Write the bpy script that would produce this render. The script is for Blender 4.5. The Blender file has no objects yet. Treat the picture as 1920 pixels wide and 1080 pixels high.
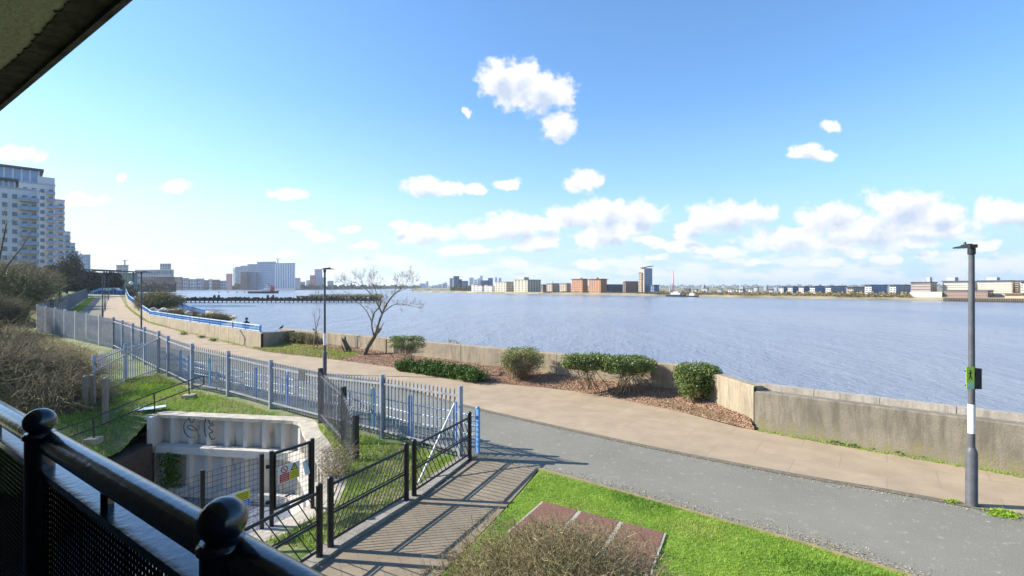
import bpy, math, random
import numpy as np
from mathutils import Vector
R = math.radians
random.seed(7)
rng = np.random.default_rng(11)
sc = bpy.context.scene
COL = sc.collection
# ------------------------------------------------------------------ camera
CAMZ, F, CX, HZ = 4.5, 900.0, 960.0, 538.0
cam = bpy.data.cameras.new('camera'); co = bpy.data.objects.new('camera', cam); COL.objects.link(co)
co.location = (0, 0, CAMZ); co.rotation_euler = (R(90), 0, 0)
cam.sensor_width = 36; cam.lens = 36*F/1920; cam.shift_y = -2/1920; cam.clip_start = .05; cam.clip_end = 30000
sc.camera = co
# ------------------------------------------------------------------ light
SUN_AZ, SUN_EL = R(-83), R(30)
sd = Vector((math.sin(SUN_AZ)*math.cos(SUN_EL), math.cos(SUN_AZ)*math.cos(SUN_EL), math.sin(SUN_EL)))
sl = bpy.data.lights.new('sun', 'SUN'); sl.energy = 4.2; sl.angle = R(.5); sl.color = (1, .94, .84)
so = bpy.data.objects.new('sun', sl); COL.objects.link(so); so.rotation_euler = (-sd).to_track_quat('-Z', 'Y').to_euler()
so.location = (-30, 0, 40)
sc.view_settings.view_transform = 'Standard'; sc.view_settings.look = 'None'
sc.view_settings.exposure = 1.3; sc.view_settings.gamma = 1
SKY_STRENGTH, CLOUD = .112, .43
w = bpy.data.worlds.new('World'); sc.world = w; w.use_nodes = True
nt = w.node_tree; N = nt.nodes; L = nt.links; N.clear()
wo = N.new('ShaderNodeOutputWorld'); sky = N.new('ShaderNodeTexSky'); sky.sky_type = 'NISHITA'; sky.sun_disc = False
sky.sun_elevation = SUN_EL; sky.sun_rotation = SUN_AZ; sky.altitude = 0; sky.air_density = 1.0; sky.dust_density = .15; sky.ozone_density = 4.5
bg = N.new('ShaderNodeBackground'); bg.inputs[1].default_value = SKY_STRENGTH
SKYTAIL = True
tc = N.new('ShaderNodeTexCoord'); sx = N.new('ShaderNodeSeparateXYZ'); L.new(tc.outputs['Generated'], sx.inputs[0])
def M_(op, a, b=None, c=None, clamp=False):
    n = N.new('ShaderNodeMath'); n.operation = op; n.use_clamp = clamp
    for i, v in enumerate((a, b, c)):
        if v is None: continue
        if hasattr(v, 'is_linked') or hasattr(v, 'links'): L.new(v, n.inputs[i])
        else: n.inputs[i].default_value = v
    return n.outputs[0]
ym = M_('MAXIMUM', sx.outputs[1], .02)
cb = N.new('ShaderNodeCombineXYZ'); L.new(M_('DIVIDE', sx.outputs[0], ym), cb.inputs[0]); L.new(M_('DIVIDE', sx.outputs[2], ym), cb.inputs[1])
def noise_(scale, detail, vec, rough=.6, dim='3D'):
    n = N.new('ShaderNodeTexNoise'); n.inputs['Scale'].default_value = scale; n.inputs['Detail'].default_value = detail
    n.inputs['Roughness'].default_value = rough; L.new(vec, n.inputs['Vector']); return n
nz = noise_(14, 5, cb.outputs[0], .62)
vm = N.new('ShaderNodeVectorMath'); vm.operation = 'SUBTRACT'; L.new(nz.outputs['Color'], vm.inputs[0]); vm.inputs[1].default_value = (.5, .5, .5)
vs = N.new('ShaderNodeVectorMath'); vs.operation = 'MULTIPLY'; L.new(vm.outputs[0], vs.inputs[0]); vs.inputs[1].default_value = (.055, .035, 0)
va = N.new('ShaderNodeVectorMath'); va.operation = 'ADD'; L.new(cb.outputs[0], va.inputs[0]); L.new(vs.outputs[0], va.inputs[1])
CL = [(932,146,34,34),(968,158,50,42),(1012,172,50,36),(1050,180,30,24),(1047,237,31,24),(871,203,7,6),(877,211,6,7),
 (795,346,36,17),(835,352,50,14),(890,353,26,10),(952,343,30,9),(1098,341,31,20),(1557,237,21,12),(1515,286,34,15),(1545,294,26,10),
 (1075,402,52,22),(1135,398,48,24),(1200,405,44,24),(1140,440,58,24),(960,424,72,22),(1010,420,30,16),(905,434,50,18),(800,438,55,18),(748,420,20,9),
 (1350,405,60,26),(1300,424,38,14),(1415,398,48,18),(1690,388,72,34),(1750,400,60,26),(1560,404,68,24),(1620,430,110,24),(1480,448,86,22),(1740,425,90,20),(1885,402,62,26),
 (540,365,34,11),(330,348,30,10),(560,425,26,8),(655,430,18,7),(600,440,26,9),(680,460,25,8),(1265,463,42,11),(1000,463,38,10),(1610,475,26,9),(1560,455,60,16),
 (25,290,60,13),(145,374,58,12),(1100,495,30,10),(1290,440,30,8),(226,337,12,6),(1360,472,40,10),(870,470,60,9),(1740,478,30,8),(1010,450,34,9),(1215,452,30,8),(1540,492,34,9),(1660,488,30,8),(1420,490,26,7),(1240,486,26,6),(960,492,26,6),(1845,462,34,10),(1700,455,60,12),(1320,470,20,8)]
def field(vec):
    cur = None
    for (a, b, c, d) in CL:
        s1 = N.new('ShaderNodeVectorMath'); s1.operation = 'SUBTRACT'; L.new(vec, s1.inputs[0]); s1.inputs[1].default_value = ((a-CX)/F, (HZ-b)/F, 0)
        s2 = N.new('ShaderNodeVectorMath'); s2.operation = 'MULTIPLY'; L.new(s1.outputs[0], s2.inputs[0]); s2.inputs[1].default_value = (F/c, F/d, 0)
        s3 = N.new('ShaderNodeVectorMath'); s3.operation = 'LENGTH'; L.new(s2.outputs[0], s3.inputs[0])
        cur = s3.outputs['Value'] if cur is None else M_('MINIMUM', cur, s3.outputs['Value'])
    return cur
cur = field(va.outputs[0])
up_ = N.new('ShaderNodeVectorMath'); up_.operation = 'ADD'; L.new(va.outputs[0], up_.inputs[0]); up_.inputs[1].default_value = (-.012, .024, 0)
cur2 = field(up_.outputs[0])
nz2 = noise_(27, 7, cb.outputs[0], .60)
dd = M_('ADD', cur, M_('MULTIPLY', M_('SUBTRACT', nz2.outputs[0], .5), 2.3))
mr = N.new('ShaderNodeMapRange'); mr.interpolation_type = 'SMOOTHSTEP'; L.new(dd, mr.inputs[0])
for i, v in ((1, .72), (2, 1.34), (3, 1), (4, 0)): mr.inputs[i].default_value = v
# low broken band near the horizon, stretched sideways
mp = N.new('ShaderNodeMapping'); mp.inputs['Scale'].default_value = (1, 3.4, 1); L.new(cb.outputs[0], mp.inputs[0])
nz3 = noise_(9, 6, mp.outputs[0], .6)
vv = sx.outputs[2]
band = N.new('ShaderNodeMapRange'); band.interpolation_type = 'SMOOTHSTEP'; L.new(vv, band.inputs[0])
for i, v in ((1, .03), (2, .15), (3, .17), (4, -.25)): band.inputs[i].default_value = v
bb = N.new('ShaderNodeMapRange'); bb.interpolation_type = 'SMOOTHSTEP'; L.new(M_('ADD', nz3.outputs[0], band.outputs[0]), bb.inputs[0])
for i, v in ((1, .57), (2, .72), (3, 0), (4, .75)): bb.inputs[i].default_value = v
al = M_('MULTIPLY', M_('MAXIMUM', mr.outputs[0], bb.outputs[0]), .97, clamp=True)
al = M_('MULTIPLY', al, M_('GREATER_THAN', sx.outputs[1], .03)); al = M_('MULTIPLY', al, M_('GREATER_THAN', sx.outputs[2], .0))
# soft grey undersides from a shifted copy of the noise
mp2 = N.new('ShaderNodeMapping'); mp2.inputs['Location'].default_value = (.006, .016, 0); L.new(cb.outputs[0], mp2.inputs[0])
nz4 = noise_(20, 4, mp2.outputs[0], .55)
cr = N.new('ShaderNodeValToRGB'); L.new(M_('ADD', M_('MULTIPLY', cur2, .45), nz4.outputs[0]), cr.inputs[0])
cr.color_ramp.elements[0].position = .52; cr.color_ramp.elements[0].color = (.62, .71, .88, 1)
cr.color_ramp.elements[1].position = .86; cr.color_ramp.elements[1].color = (1, 1, 1, 1)
bgc = N.new('ShaderNodeBackground'); bgc.inputs[1].default_value = CLOUD; L.new(cr.outputs[0], bgc.inputs[0])
mx = N.new('ShaderNodeMixShader'); L.new(al, mx.inputs[0]); L.new(bg.outputs[0], mx.inputs[1]); L.new(bgc.outputs[0], mx.inputs[2])
# pale air towards the horizon, brighter on the sun's side
def grad(src, pts):
    r = N.new('ShaderNodeValToRGB'); L.new(src, r.inputs[0]); e = r.color_ramp.elements
    while len(e) < len(pts): e.new(.5)
    for q, (p_, c_) in zip(e, pts): q.position = p_; q.color = (*c_, 1)
    return r.outputs[0]
side = M_('MULTIPLY_ADD', sx.outputs[0], -.5, .5, clamp=True)
hor = grad(side, [(.15, (.58, .80, .97)), (.5, (.68, .88, 1.0)), (.85, (.93, 1, 1))])
hm = N.new('ShaderNodeVectorMath'); hm.operation = 'SCALE'; L.new(hor, hm.inputs[0]); hm.inputs[3].default_value = 1/(2.46*SKY_STRENGTH)
fac = grad(M_('ABSOLUTE', sx.outputs[2]), [(0, (.95,)*3), (.10, (.78,)*3), (.20, (.30,)*3), (.34, (.10,)*3), (.8, (.05,)*3)])
mixs = N.new('ShaderNodeMix'); mixs.data_type = 'RGBA'; L.new(fac, mixs.inputs[0]); L.new(sky.outputs[0], mixs.inputs[6]); L.new(hm.outputs[0], mixs.inputs[7])
hs = N.new('ShaderNodeHueSaturation'); hs.inputs['Saturation'].default_value = 1.14; L.new(mixs.outputs[2], hs.inputs['Color']); L.new(hs.outputs[0], bg.inputs[0])
L.new(mx.outputs[0], wo.inputs[0])

# ------------------------------------------------------------------ placing helpers
def P(px, py, Y): return Vector(((px-CX)/F*Y, Y, CAMZ-(py-HZ)/F*Y))
def g(Y): return .0176*min(max(0, Y-20), 121)
def GP(px, py):
    Y = F*CAMZ/(py-HZ)
    if Y > 20: Y = F*(CAMZ+.352)/(py-HZ+15.84)
    return ((px-CX)/F*Y, Y)
def GZ(px, py, z):
    Y = F*(CAMZ-z)/(py-HZ); return ((px-CX)/F*Y, Y)
# ------------------------------------------------------------------ materials
MATS = {}
def mat(name, c, rough=.8, metal=0, c2=None, sc_=4, det=4, bump=0, bsc=None, spec=.4, stretch=None, lo=.35, hi=.65, island=False, transl=0, coat=0):
    if name in MATS: return MATS[name]
    m = bpy.data.materials.new(name); m.use_nodes = True; MATS[name] = m
    n = m.node_tree.nodes; l = m.node_tree.links; b = n['Principled BSDF']
    b.inputs['Roughness'].default_value = rough; b.inputs['Metallic'].default_value = metal; b.inputs['Specular IOR Level'].default_value = spec
    if coat: b.inputs['Coat Weight'].default_value = coat; b.inputs['Coat Roughness'].default_value = .12
    b.inputs['Base Color'].default_value = (*c, 1)
    colout = None
    if c2 is not None or bump:
        t = n.new('ShaderNodeTexCoord'); v = t.outputs['Object']
        if stretch:
            q = n.new('ShaderNodeMapping'); q.inputs['Scale'].default_value = stretch; l.new(v, q.inputs[0]); v = q.outputs[0]
    if c2 is not None:
        if island:
            gm = n.new('ShaderNodeNewGeometry'); src = gm.outputs['Random Per Island']; lo, hi = 0, 1
        else:
            x = n.new('ShaderNodeTexNoise'); x.inputs['Scale'].default_value = sc_; x.inputs['Detail'].default_value = det; x.inputs['Roughness'].default_value = .65
            l.new(v, x.inputs['Vector']); src = x.outputs[0]
        r = n.new('ShaderNodeValToRGB'); l.new(src, r.inputs[0])
        r.color_ramp.elements[0].position = lo; r.color_ramp.elements[0].color = (*c, 1)
        r.color_ramp.elements[1].position = hi; r.color_ramp.elements[1].color = (*c2, 1)
        l.new(r.outputs[0], b.inputs['Base Color']); colout = r.outputs[0]
    if bump:
        x = n.new('ShaderNodeTexNoise'); x.inputs['Scale'].default_value = bsc or sc_*6; x.inputs['Detail'].default_value = 5
        l.new(v, x.inputs['Vector'])
        bp = n.new('ShaderNodeBump'); bp.inputs['Strength'].default_value = bump; bp.inputs['Distance'].default_value = .03
        l.new(x.outputs[0], bp.inputs['Height']); l.new(bp.outputs[0], b.inputs['Normal'])
    if transl:
        tr = n.new('ShaderNodeBsdfTranslucent'); tr.inputs[0].default_value = (*(c2 or c), 1)
        if colout: l.new(colout, tr.inputs[0])
        ms = n.new('ShaderNodeMixShader'); ms.inputs[0].default_value = transl
        l.new(b.outputs[0], ms.inputs[1]); l.new(tr.outputs[0], ms.inputs[2]); l.new(ms.outputs[0], n['Material Output'].inputs[0])
    return m
def nodes(m): return m.node_tree.nodes, m.node_tree.links, m.node_tree.nodes['Principled BSDF']
def tex(n, l, kind, vec, **k):
    t = n.new(kind)
    for a, v in k.items(): t.inputs[a].default_value = v
    l.new(vec, t.inputs['Vector']); return t
def mixc(n, l, fac, a, b, blend='MIX'):
    x = n.new('ShaderNodeMix'); x.data_type = 'RGBA'; x.blend_type = blend
    for i, v in ((0, fac), (6, a), (7, b)):
        if isinstance(v, (int, float)): x.inputs[i].default_value = v
        elif isinstance(v, tuple): x.inputs[i].default_value = (*v, 1)
        else: l.new(v, x.inputs[i])
    return x.outputs[2]
def ramp(n, l, src, a, b, ca=(0, 0, 0), cb_=(1, 1, 1)):
    r = n.new('ShaderNodeValToRGB'); l.new(src, r.inputs[0]); e = r.color_ramp.elements
    e[0].position = a; e[0].color = (*ca, 1); e[1].position = b; e[1].color = (*cb_, 1); return r.outputs[0]
# asphalt: grey, speckled with pale scuffs and worn patches
def m_asphalt():
    m = mat('asphalt', (.16, .15, .135), .95, spec=.05); n, l, b = nodes(m)
    t = n.new('ShaderNodeTexCoord').outputs['Object']
    a = tex(n, l, 'ShaderNodeTexNoise', t, Scale=.5, Detail=6, Roughness=.6); f = tex(n, l, 'ShaderNodeTexNoise', t, Scale=60, Detail=3, Roughness=.7)
    s = tex(n, l, 'ShaderNodeTexNoise', t, Scale=5.5, Detail=6, Roughness=.75)
    c = mixc(n, l, ramp(n, l, a.outputs[0], .35, .68), (.125, .12, .098), (.205, .195, .16))
    c = mixc(n, l, ramp(n, l, f.outputs[0], .40, .62), c, (.31, .295, .245)); c2 = mixc(n, l, .22, c, (.16, .155, .13))
    c3 = mixc(n, l, ramp(n, l, s.outputs[0], .585, .66), c2, (.36, .335, .28))
    l.new(c3, b.inputs['Base Color'])
    bp = n.new('ShaderNodeBump'); bp.inputs['Strength'].default_value = .35; bp.inputs['Distance'].default_value = .01; l.new(f.outputs[0], bp.inputs['Height']); l.new(bp.outputs[0], b.inputs['Normal'])
    return m
def m_slab(name, ca, cb_, joint, rot, bw, bh, ms=.012):
    m = mat(name, ca, .88); n, l, b = nodes(m)
    t = n.new('ShaderNodeTexCoord').outputs['Object']
    q = n.new('ShaderNodeMapping'); q.inputs['Rotation'].default_value = (0, 0, rot); l.new(t, q.inputs[0])
    br = n.new('ShaderNodeTexBrick'); l.new(q.outputs[0], br.inputs['Vector'])
    br.inputs['Color1'].default_value = (*ca, 1); br.inputs['Color2'].default_value = (*cb_, 1); br.inputs['Mortar'].default_value = (*joint, 1)
    br.inputs['Scale'].default_value = 1; br.inputs['Mortar Size'].default_value = ms; br.inputs['Brick Width'].default_value = bw; br.inputs['Row Height'].default_value = bh
    a = tex(n, l, 'ShaderNodeTexNoise', t, Scale=1.1, Detail=7, Roughness=.65); f = tex(n, l, 'ShaderNodeTexNoise', t, Scale=45, Detail=3, Roughness=.7)
    c = mixc(n, l, ramp(n, l, a.outputs[0], .30, .72), br.outputs[0], tuple(x*.66 for x in ca)); c = mixc(n, l, .9, br.outputs[0], c)
    c = mixc(n, l, ramp(n, l, f.outputs[0], .35, .7, (0, 0, 0), (.35, .35, .35)), c, tuple(min(1, x*1.25) for x in cb_))
    l.new(c, b.inputs['Base Color'])
    bp = n.new('ShaderNodeBump'); bp.inputs['Strength'].default_value = .3; bp.inputs['Distance'].default_value = .01; l.new(f.outputs[0], bp.inputs['Height']); l.new(bp.outputs[0], b.inputs['Normal'])
    return m
def m_concrete(name, ca, cb_, stain, moss):
    m = mat(name, ca, .92); n, l, b = nodes(m)
    t = n.new('ShaderNodeTexCoord').outputs['Object']
    q = n.new('ShaderNodeMapping'); q.inputs['Scale'].default_value = (3.2, 3.2, .5); l.new(t, q.inputs[0])
    a = tex(n, l, 'ShaderNodeTexNoise', t, Scale=.9, Detail=7, Roughness=.7); s = tex(n, l, 'ShaderNodeTexNoise', q.outputs[0], Scale=1.6, Detail=7, Roughness=.7)
    f = tex(n, l, 'ShaderNodeTexNoise', t, Scale=22, Detail=4, Roughness=.7)
    z = n.new('ShaderNodeSeparateXYZ'); l.new(t, z.inputs[0])
    c = mixc(n, l, ramp(n, l, a.outputs[0], .35, .65), ca, cb_)
    c = mixc(n, l, ramp(n, l, s.outputs[0], .44, .66, (0, 0, 0), (.85, .85, .85)), c, stain)
    zz = n.new('ShaderNodeMapRange'); l.new(z.outputs[2], zz.inputs[0]); zz.inputs[1].default_value = 0; zz.inputs[2].default_value = .75; zz.inputs[3].default_value = .28; zz.inputs[4].default_value = -.1
    ad = n.new('ShaderNodeMath'); ad.operation = 'ADD'; l.new(s.outputs[0], ad.inputs[0]); l.new(zz.outputs[0], ad.inputs[1])
    c = mixc(n, l, ramp(n, l, ad.outputs[0], .58, .82, (0, 0, 0), (.75, .75, .75)), c, moss)
    c = mixc(n, l, ramp(n, l, f.outputs[0], .38, .6, (0, 0, 0), (.3, .3, .3)), c, tuple(x*.6 for x in ca))
    l.new(c, b.inputs['Base Color'])
    bp = n.new('ShaderNodeBump'); bp.inputs['Strength'].default_value = .5; bp.inputs['Distance'].default_value = .02; l.new(f.outputs[0], bp.inputs['Height']); l.new(bp.outputs[0], b.inputs['Normal'])
    return m
def m_water():
    m = mat('river_water', (.10, .125, .15), .24); n, l, b = nodes(m)
    b.inputs['Specular IOR Level'].default_value = .5; b.inputs['IOR'].default_value = 1.33
    t = n.new('ShaderNodeTexCoord').outputs['Object']
    q = n.new('ShaderNodeMapping'); q.inputs['Rotation'].default_value = (0, 0, R(-35)); q.inputs['Scale'].default_value = (1, .42, 1); l.new(t, q.inputs[0])
    a = tex(n, l, 'ShaderNodeTexNoise', q.outputs[0], Scale=1.9, Detail=6, Roughness=.66); c = tex(n, l, 'ShaderNodeTexNoise', q.outputs[0], Scale=.25, Detail=4, Roughness=.55)
    big = tex(n, l, 'ShaderNodeTexNoise', q.outputs[0], Scale=.018, Detail=4, Roughness=.55)
    col = mixc(n, l, ramp(n, l, big.outputs[0], .38, .62), (.195, .222, .275), (.245, .262, .295)); l.new(col, b.inputs['Base Color'])
    mm = n.new('ShaderNodeMath'); mm.operation = 'MULTIPLY_ADD'; l.new(c.outputs[0], mm.inputs[0]); mm.inputs[1].default_value = 2.2; l.new(a.outputs[0], mm.inputs[2])
    bp = n.new('ShaderNodeBump'); bp.inputs['Strength'].default_value = .9; bp.inputs['Distance'].default_value = .36; l.new(mm.outputs[0], bp.inputs['Height']); l.new(bp.outputs[0], b.inputs['Normal'])
    return m
ASPH = m_asphalt()
PINK = m_slab('pink_path', (.365, .28, .185), (.405, .31, .205), (.26, .20, .135), R(38), 1.9, 1.2, .014)
RAMPM = m_slab('ramp_slabs', (.22, .175, .12), (.28, .225, .155), (.15, .125, .09), R(64), .45, .30, .008)
CONC = m_concrete('wall_concrete', (.19, .168, .128), (.29, .255, .19), (.115, .10, .08), (.28, .255, .115))
CONC_T = m_concrete('tan_concrete', (.30, .245, .17), (.41, .34, .235), (.17, .15, .115), (.31, .27, .11))
COPE = m_concrete('coping_concrete', (.36, .32, .26), (.47, .42, .35), (.22, .20, .17), (.34, .30, .2))
WATER = m_water()
GROUND = mat('bank_ground', (.085, .14, .03), .95, c2=(.22, .21, .10), sc_=1.3, det=7, bump=.6, bsc=9, lo=.38, hi=.62)
LAWN = mat('lawn_soil', (.10, .19, .02), .95, c2=(.20, .30, .04), sc_=2.2, det=7, bump=.5, bsc=30)
BEDM = mat('mulch_soil', (.20, .115, .07), .95, c2=(.34, .215, .14), sc_=14, det=7, bump=.9, bsc=40, lo=.4, hi=.6)
CHIP = mat('wood_chip', (.20, .11, .065), .9, c2=(.50, .34, .23), island=True)
BLADE = mat('grass_blade', (.14, .28, .012), .6, c2=(.38, .52, .045), island=True, transl=.35)
BLADE2 = mat('rough_grass_blade', (.12, .28, .015), .7, c2=(.42, .52, .07), island=True, transl=.3)
STRAW = mat('dry_grass_blade', (.30, .24, .12), .8, c2=(.48, .39, .22), island=True, transl=.2)
LEAF = mat('evergreen_leaf', (.07, .115, .025), .45, c2=(.23, .28, .085), island=True, transl=.22)
LEAFD = mat('dark_evergreen_leaf', (.03, .075, .015), .6, c2=(.11, .19, .035), island=True, transl=.15, spec=.25)
LEAFB = mat('brownish_leaf', (.10, .09, .035), .6, c2=(.24, .21, .10), island=True, transl=.2)
LEAFG = mat('grey_green_leaf', (.11, .13, .05), .6, c2=(.30, .32, .15), island=True, transl=.2)
TWIG = mat('twig_bark', (.13, .095, .06), .9, c2=(.34, .26, .17), island=True)
BRAM = mat('bramble_twig', (.085, .07, .035), .9, c2=(.29, .235, .135), island=True)
HAYT = mat('pale_twig', (.11, .085, .04), .9, c2=(.42, .35, .20), island=True)
BARK = mat('bark', (.07, .058, .038), .95, c2=(.17, .14, .09), sc_=9, bump=.6, bsc=30)
DARKT = mat('distant_foliage', (.06, .06, .04), .95, c2=(.15, .13, .09), island=True)
STEEL = mat('galvanised_steel', (.25, .29, .35), .5, .35, c2=(.37, .41, .47), sc_=3)
STEELR = mat('galvanised_rail', (.27, .28, .30), .5, .3, c2=(.40, .41, .42), sc_=3)
STEELL = mat('bright_rail', (.50, .50, .50), .5, .3, c2=(.62, .61, .60), sc_=3)
BLACK = mat('black_paint', (.006, .006, .009), .4, c2=(.018, .018, .022), sc_=6, bump=.15, bsc=40, spec=.5)
RAILP = mat('glossy_black_paint', (.004, .006, .014), .2, bump=.09, bsc=34, spec=.55, coat=.5, c2=(.010, .012, .018), sc_=14)
PANELB = mat('black_panel_paint', (.004, .004, .005), .7, spec=.1)
BLUE = mat('blue_paint', (.12, .30, .62), .5, c2=(.18, .38, .70), sc_=5)
LBLUE = mat('pale_blue_paint', (.42, .58, .78), .5, c2=(.55, .68, .82), sc_=5)
WHITEP = mat('white_painted_steel', (.24, .22, .185), .75, c2=(.52, .49, .44), sc_=1.9, det=9, bump=.3, bsc=12, stretch=(1.6, 1.6, .35), lo=.30, hi=.44)
CAPW = mat('pale_cap_concrete', (.33, .29, .23), .85, c2=(.54, .48, .39), sc_=2.5, det=7, bump=.5, bsc=18)
TIMB = mat('dark_timber', (.045, .035, .028), .9, c2=(.10, .075, .055), sc_=5, stretch=(1, 1, 5), bump=.5)
TIMG = mat('grey_timber', (.17, .14, .11), .9, c2=(.27, .23, .18), sc_=6, stretch=(4, 4, .5), bump=.5)
LAMPM = mat('lamp_grey_paint', (.07, .075, .085), .5, c2=(.10, .105, .115), sc_=5)
LAMPB = mat('lamp_black_paint', (.015, .016, .02), .45)
WHITE = mat('white_paint', (.75, .75, .73), .6, c2=(.66, .66, .64), sc_=8)
RED = mat('red_paint', (.6, .03, .02), .6); YEL = mat('yellow_paint', (.75, .62, .03), .6); SBLUE = mat('sign_blue', (.02, .13, .55), .6)
LIME = mat('lime_sign', (.52, .75, .08), .5); TEAL = mat('teal_sign', (.35, .70, .50), .5); INK = mat('black_ink', (.01, .01, .01), .7)
SOFF = mat('cream_render', (.52, .48, .40), .9, c2=(.60, .56, .47), sc_=3, bump=.5, bsc=25)
BEAM = mat('weathered_beam', (.05, .045, .038), .95, c2=(.13, .115, .09), sc_=7, det=8, bump=.8, bsc=22)
BRICKF = mat('facade_brick', (.40, .30, .18), .9, c2=(.48, .37, .24), sc_=10)
HATCH = m_slab('red_hatch', (.20, .095, .065), (.24, .12, .085), (.13, .07, .05), R(-28), .09, .09, .012)
STONE = mat('boulder', (.42, .38, .32), .9, c2=(.58, .54, .47), sc_=5, bump=.5)
# distant walls
def wm(name, c, c2=None, s=.15): return mat(name, c, .8, c2=c2 or tuple(x*.85 for x in c), sc_=s, det=4)
W_CREAM = wm('cream_wall', (.62, .53, .38)); W_TAN = wm('tan_wall', (.52, .40, .28)); W_ORNG = wm('orange_brick', (.52, .26, .12)); W_BRWN = wm('brown_brick', (.26, .18, .14))
W_WHITE = wm('white_wall', (.75, .73, .68)); W_GREY = wm('grey_wall', (.44, .45, .48)); W_BLUE = wm('blue_cladding', (.18, .26, .42)); W_DARK = wm('dark_wall', (.12, .13, .16))
W_LILAC = wm('lilac_render', (.42, .40, .44)); W_PINK = wm('pinkish_wall', (.45, .25, .24)); W_FAR = wm('haze_tinted_wall', (.36, .41, .50)); W_REND = wm('pale_render', (.62, .60, .62), (.54, .53, .56), .08)  # far blocks: distance haze is put into their blue-grey wall colour
GLASS = mat('window_glass', (.06, .09, .13), .12, spec=.8); GLASSB = mat('blue_glass', (.16, .26, .42), .15, spec=.8); GLASST = mat('teal_glass', (.06, .13, .14), .15, spec=.8)
ROOFD = mat('dark_roof', (.07, .075, .09), .7, c2=(.10, .10, .12), sc_=.5); ROOFT = mat('tile_roof', (.22, .13, .09), .9, c2=(.28, .17, .12), sc_=.6)
GRAV = mat('foreshore', (.15, .135, .085), .95, c2=(.34, .29, .19), sc_=.05, det=8, bump=.4, bsc=1)
mat('olive_leaf', (.15, .17, .05), .6, c2=(.28, .31, .10), island=True, transl=.2)
FARL = mat('far_land', (.15, .15, .09), .95, c2=(.24, .21, .13), sc_=.03, det=7)

# ------------------------------------------------------------------ mesh helpers
class MB:
    def __init__(s): s.v = []; s.f = []; s.m = []; s.sm = []
    def add(s, vs, fs, mi=0, smooth=False):
        o = len(s.v); s.v += [tuple(x) for x in vs]
        for f in fs: s.f.append(tuple(i+o for i in f)); s.m.append(mi); s.sm.append(smooth)
        return s
    def box(s, c, d, rz=0, mi=0):
        cx, cy, cz = c; a, b, h = d[0]/2, d[1]/2, d[2]/2; cs, sn = math.cos(rz), math.sin(rz)
        vs = [(cx+x*cs-y*sn, cy+x*sn+y*cs, cz+z) for z in (-h, h) for x, y in ((-a, -b), (a, -b), (a, b), (-a, b))]
        return s.add(vs, [(3, 2, 1, 0), (4, 5, 6, 7), (0, 1, 5, 4), (1, 2, 6, 5), (2, 3, 7, 6), (3, 0, 4, 7)], mi)
    def bar(s, p, q, wd, h, mi=0):       # rectangular bar, wd sideways, h up
        p, q = Vector(p), Vector(q); d = (q-p).normalized(); side = d.cross(Vector((0, 0, 1)))
        if side.length < 1e-3: side = Vector((1, 0, 0))
        side.normalize(); up = side.cross(d).normalized(); a = side*wd/2; b = up*h/2
        vs = [p-a-b, p+a-b, p+a+b, p-a+b, q-a-b, q+a-b, q+a+b, q-a+b]
        return s.add(vs, [(0, 1, 2, 3), (7, 6, 5, 4), (4, 5, 1, 0), (5, 6, 2, 1), (6, 7, 3, 2), (7, 4, 0, 3)], mi)
    def tube(s, pts, rs, n=8, mi=0, smooth=True, cap=True):
        pts = [Vector(p) for p in pts]
        if not hasattr(rs, '__len__'): rs = [rs]*len(pts)
        rings = []; ref = None
        for i, p in enumerate(pts):
            d = (pts[min(i+1, len(pts)-1)]-pts[max(i-1, 0)]).normalized()
            if ref is None: ref = Vector((0, 0, 1)) if abs(d.z) < .9 else Vector((1, 0, 0))
            a = (ref-d*ref.dot(d)).normalized(); ref = a; b = d.cross(a)
            rings += [p+(a*math.cos(t*2*math.pi/n)+b*math.sin(t*2*math.pi/n))*rs[i] for t in range(n)]
        fs = [(i*n+t, i*n+(t+1) % n, (i+1)*n+(t+1) % n, (i+1)*n+t) for i in range(len(pts)-1) for t in range(n)]
        s.add(rings, fs, mi, smooth)
        if cap: s.add(rings[:n], [tuple(reversed(range(n)))], mi); s.add(rings[-n:], [tuple(range(n))], mi)
        return s
    def lathe(s, c, prof, n=24, mi=0):   # prof: (r, z)
        c = Vector(c); vs = [c+Vector((r*math.cos(t*2*math.pi/n), r*math.sin(t*2*math.pi/n), z)) for r, z in prof for t in range(n)]
        return s.add(vs, [(i*n+t, i*n+(t+1) % n, (i+1)*n+(t+1) % n, (i+1)*n+t) for i in range(len(prof)-1) for t in range(n)], mi, True)
    def ball(s, c, r, n=28, mi=0, sq=1):
        return s.lathe(c, [(max(1e-4, r*math.sin(math.pi*k/14)), -r*sq*math.cos(math.pi*k/14)) for k in range(15)], n, mi)
    def prism(s, poly, z0, z1, mi=0):
        n = len(poly); vs = [(x, y, z0) for x, y in poly]+[(x, y, z1) for x, y in poly]
        return s.add(vs, [tuple(reversed(range(n))), tuple(range(n, 2*n))]+[(i, (i+1) % n, n+(i+1) % n, n+i) for i in range(n)], mi)
    def plate(s, o, u, v, poly, th, mi=0):   # polygon in plane (o,u,v) extruded by th along u x v
        o, u, v = Vector(o), Vector(u), Vector(v); nn = u.cross(v).normalized(); n = len(poly)
        a = [o+u*x+v*y for x, y in poly]; b = [p+nn*th for p in a]
        return s.add(a+b, [tuple(reversed(range(n))), tuple(range(n, 2*n))]+[(i, (i+1) % n, n+(i+1) % n, n+i) for i in range(n)], mi)
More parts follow.
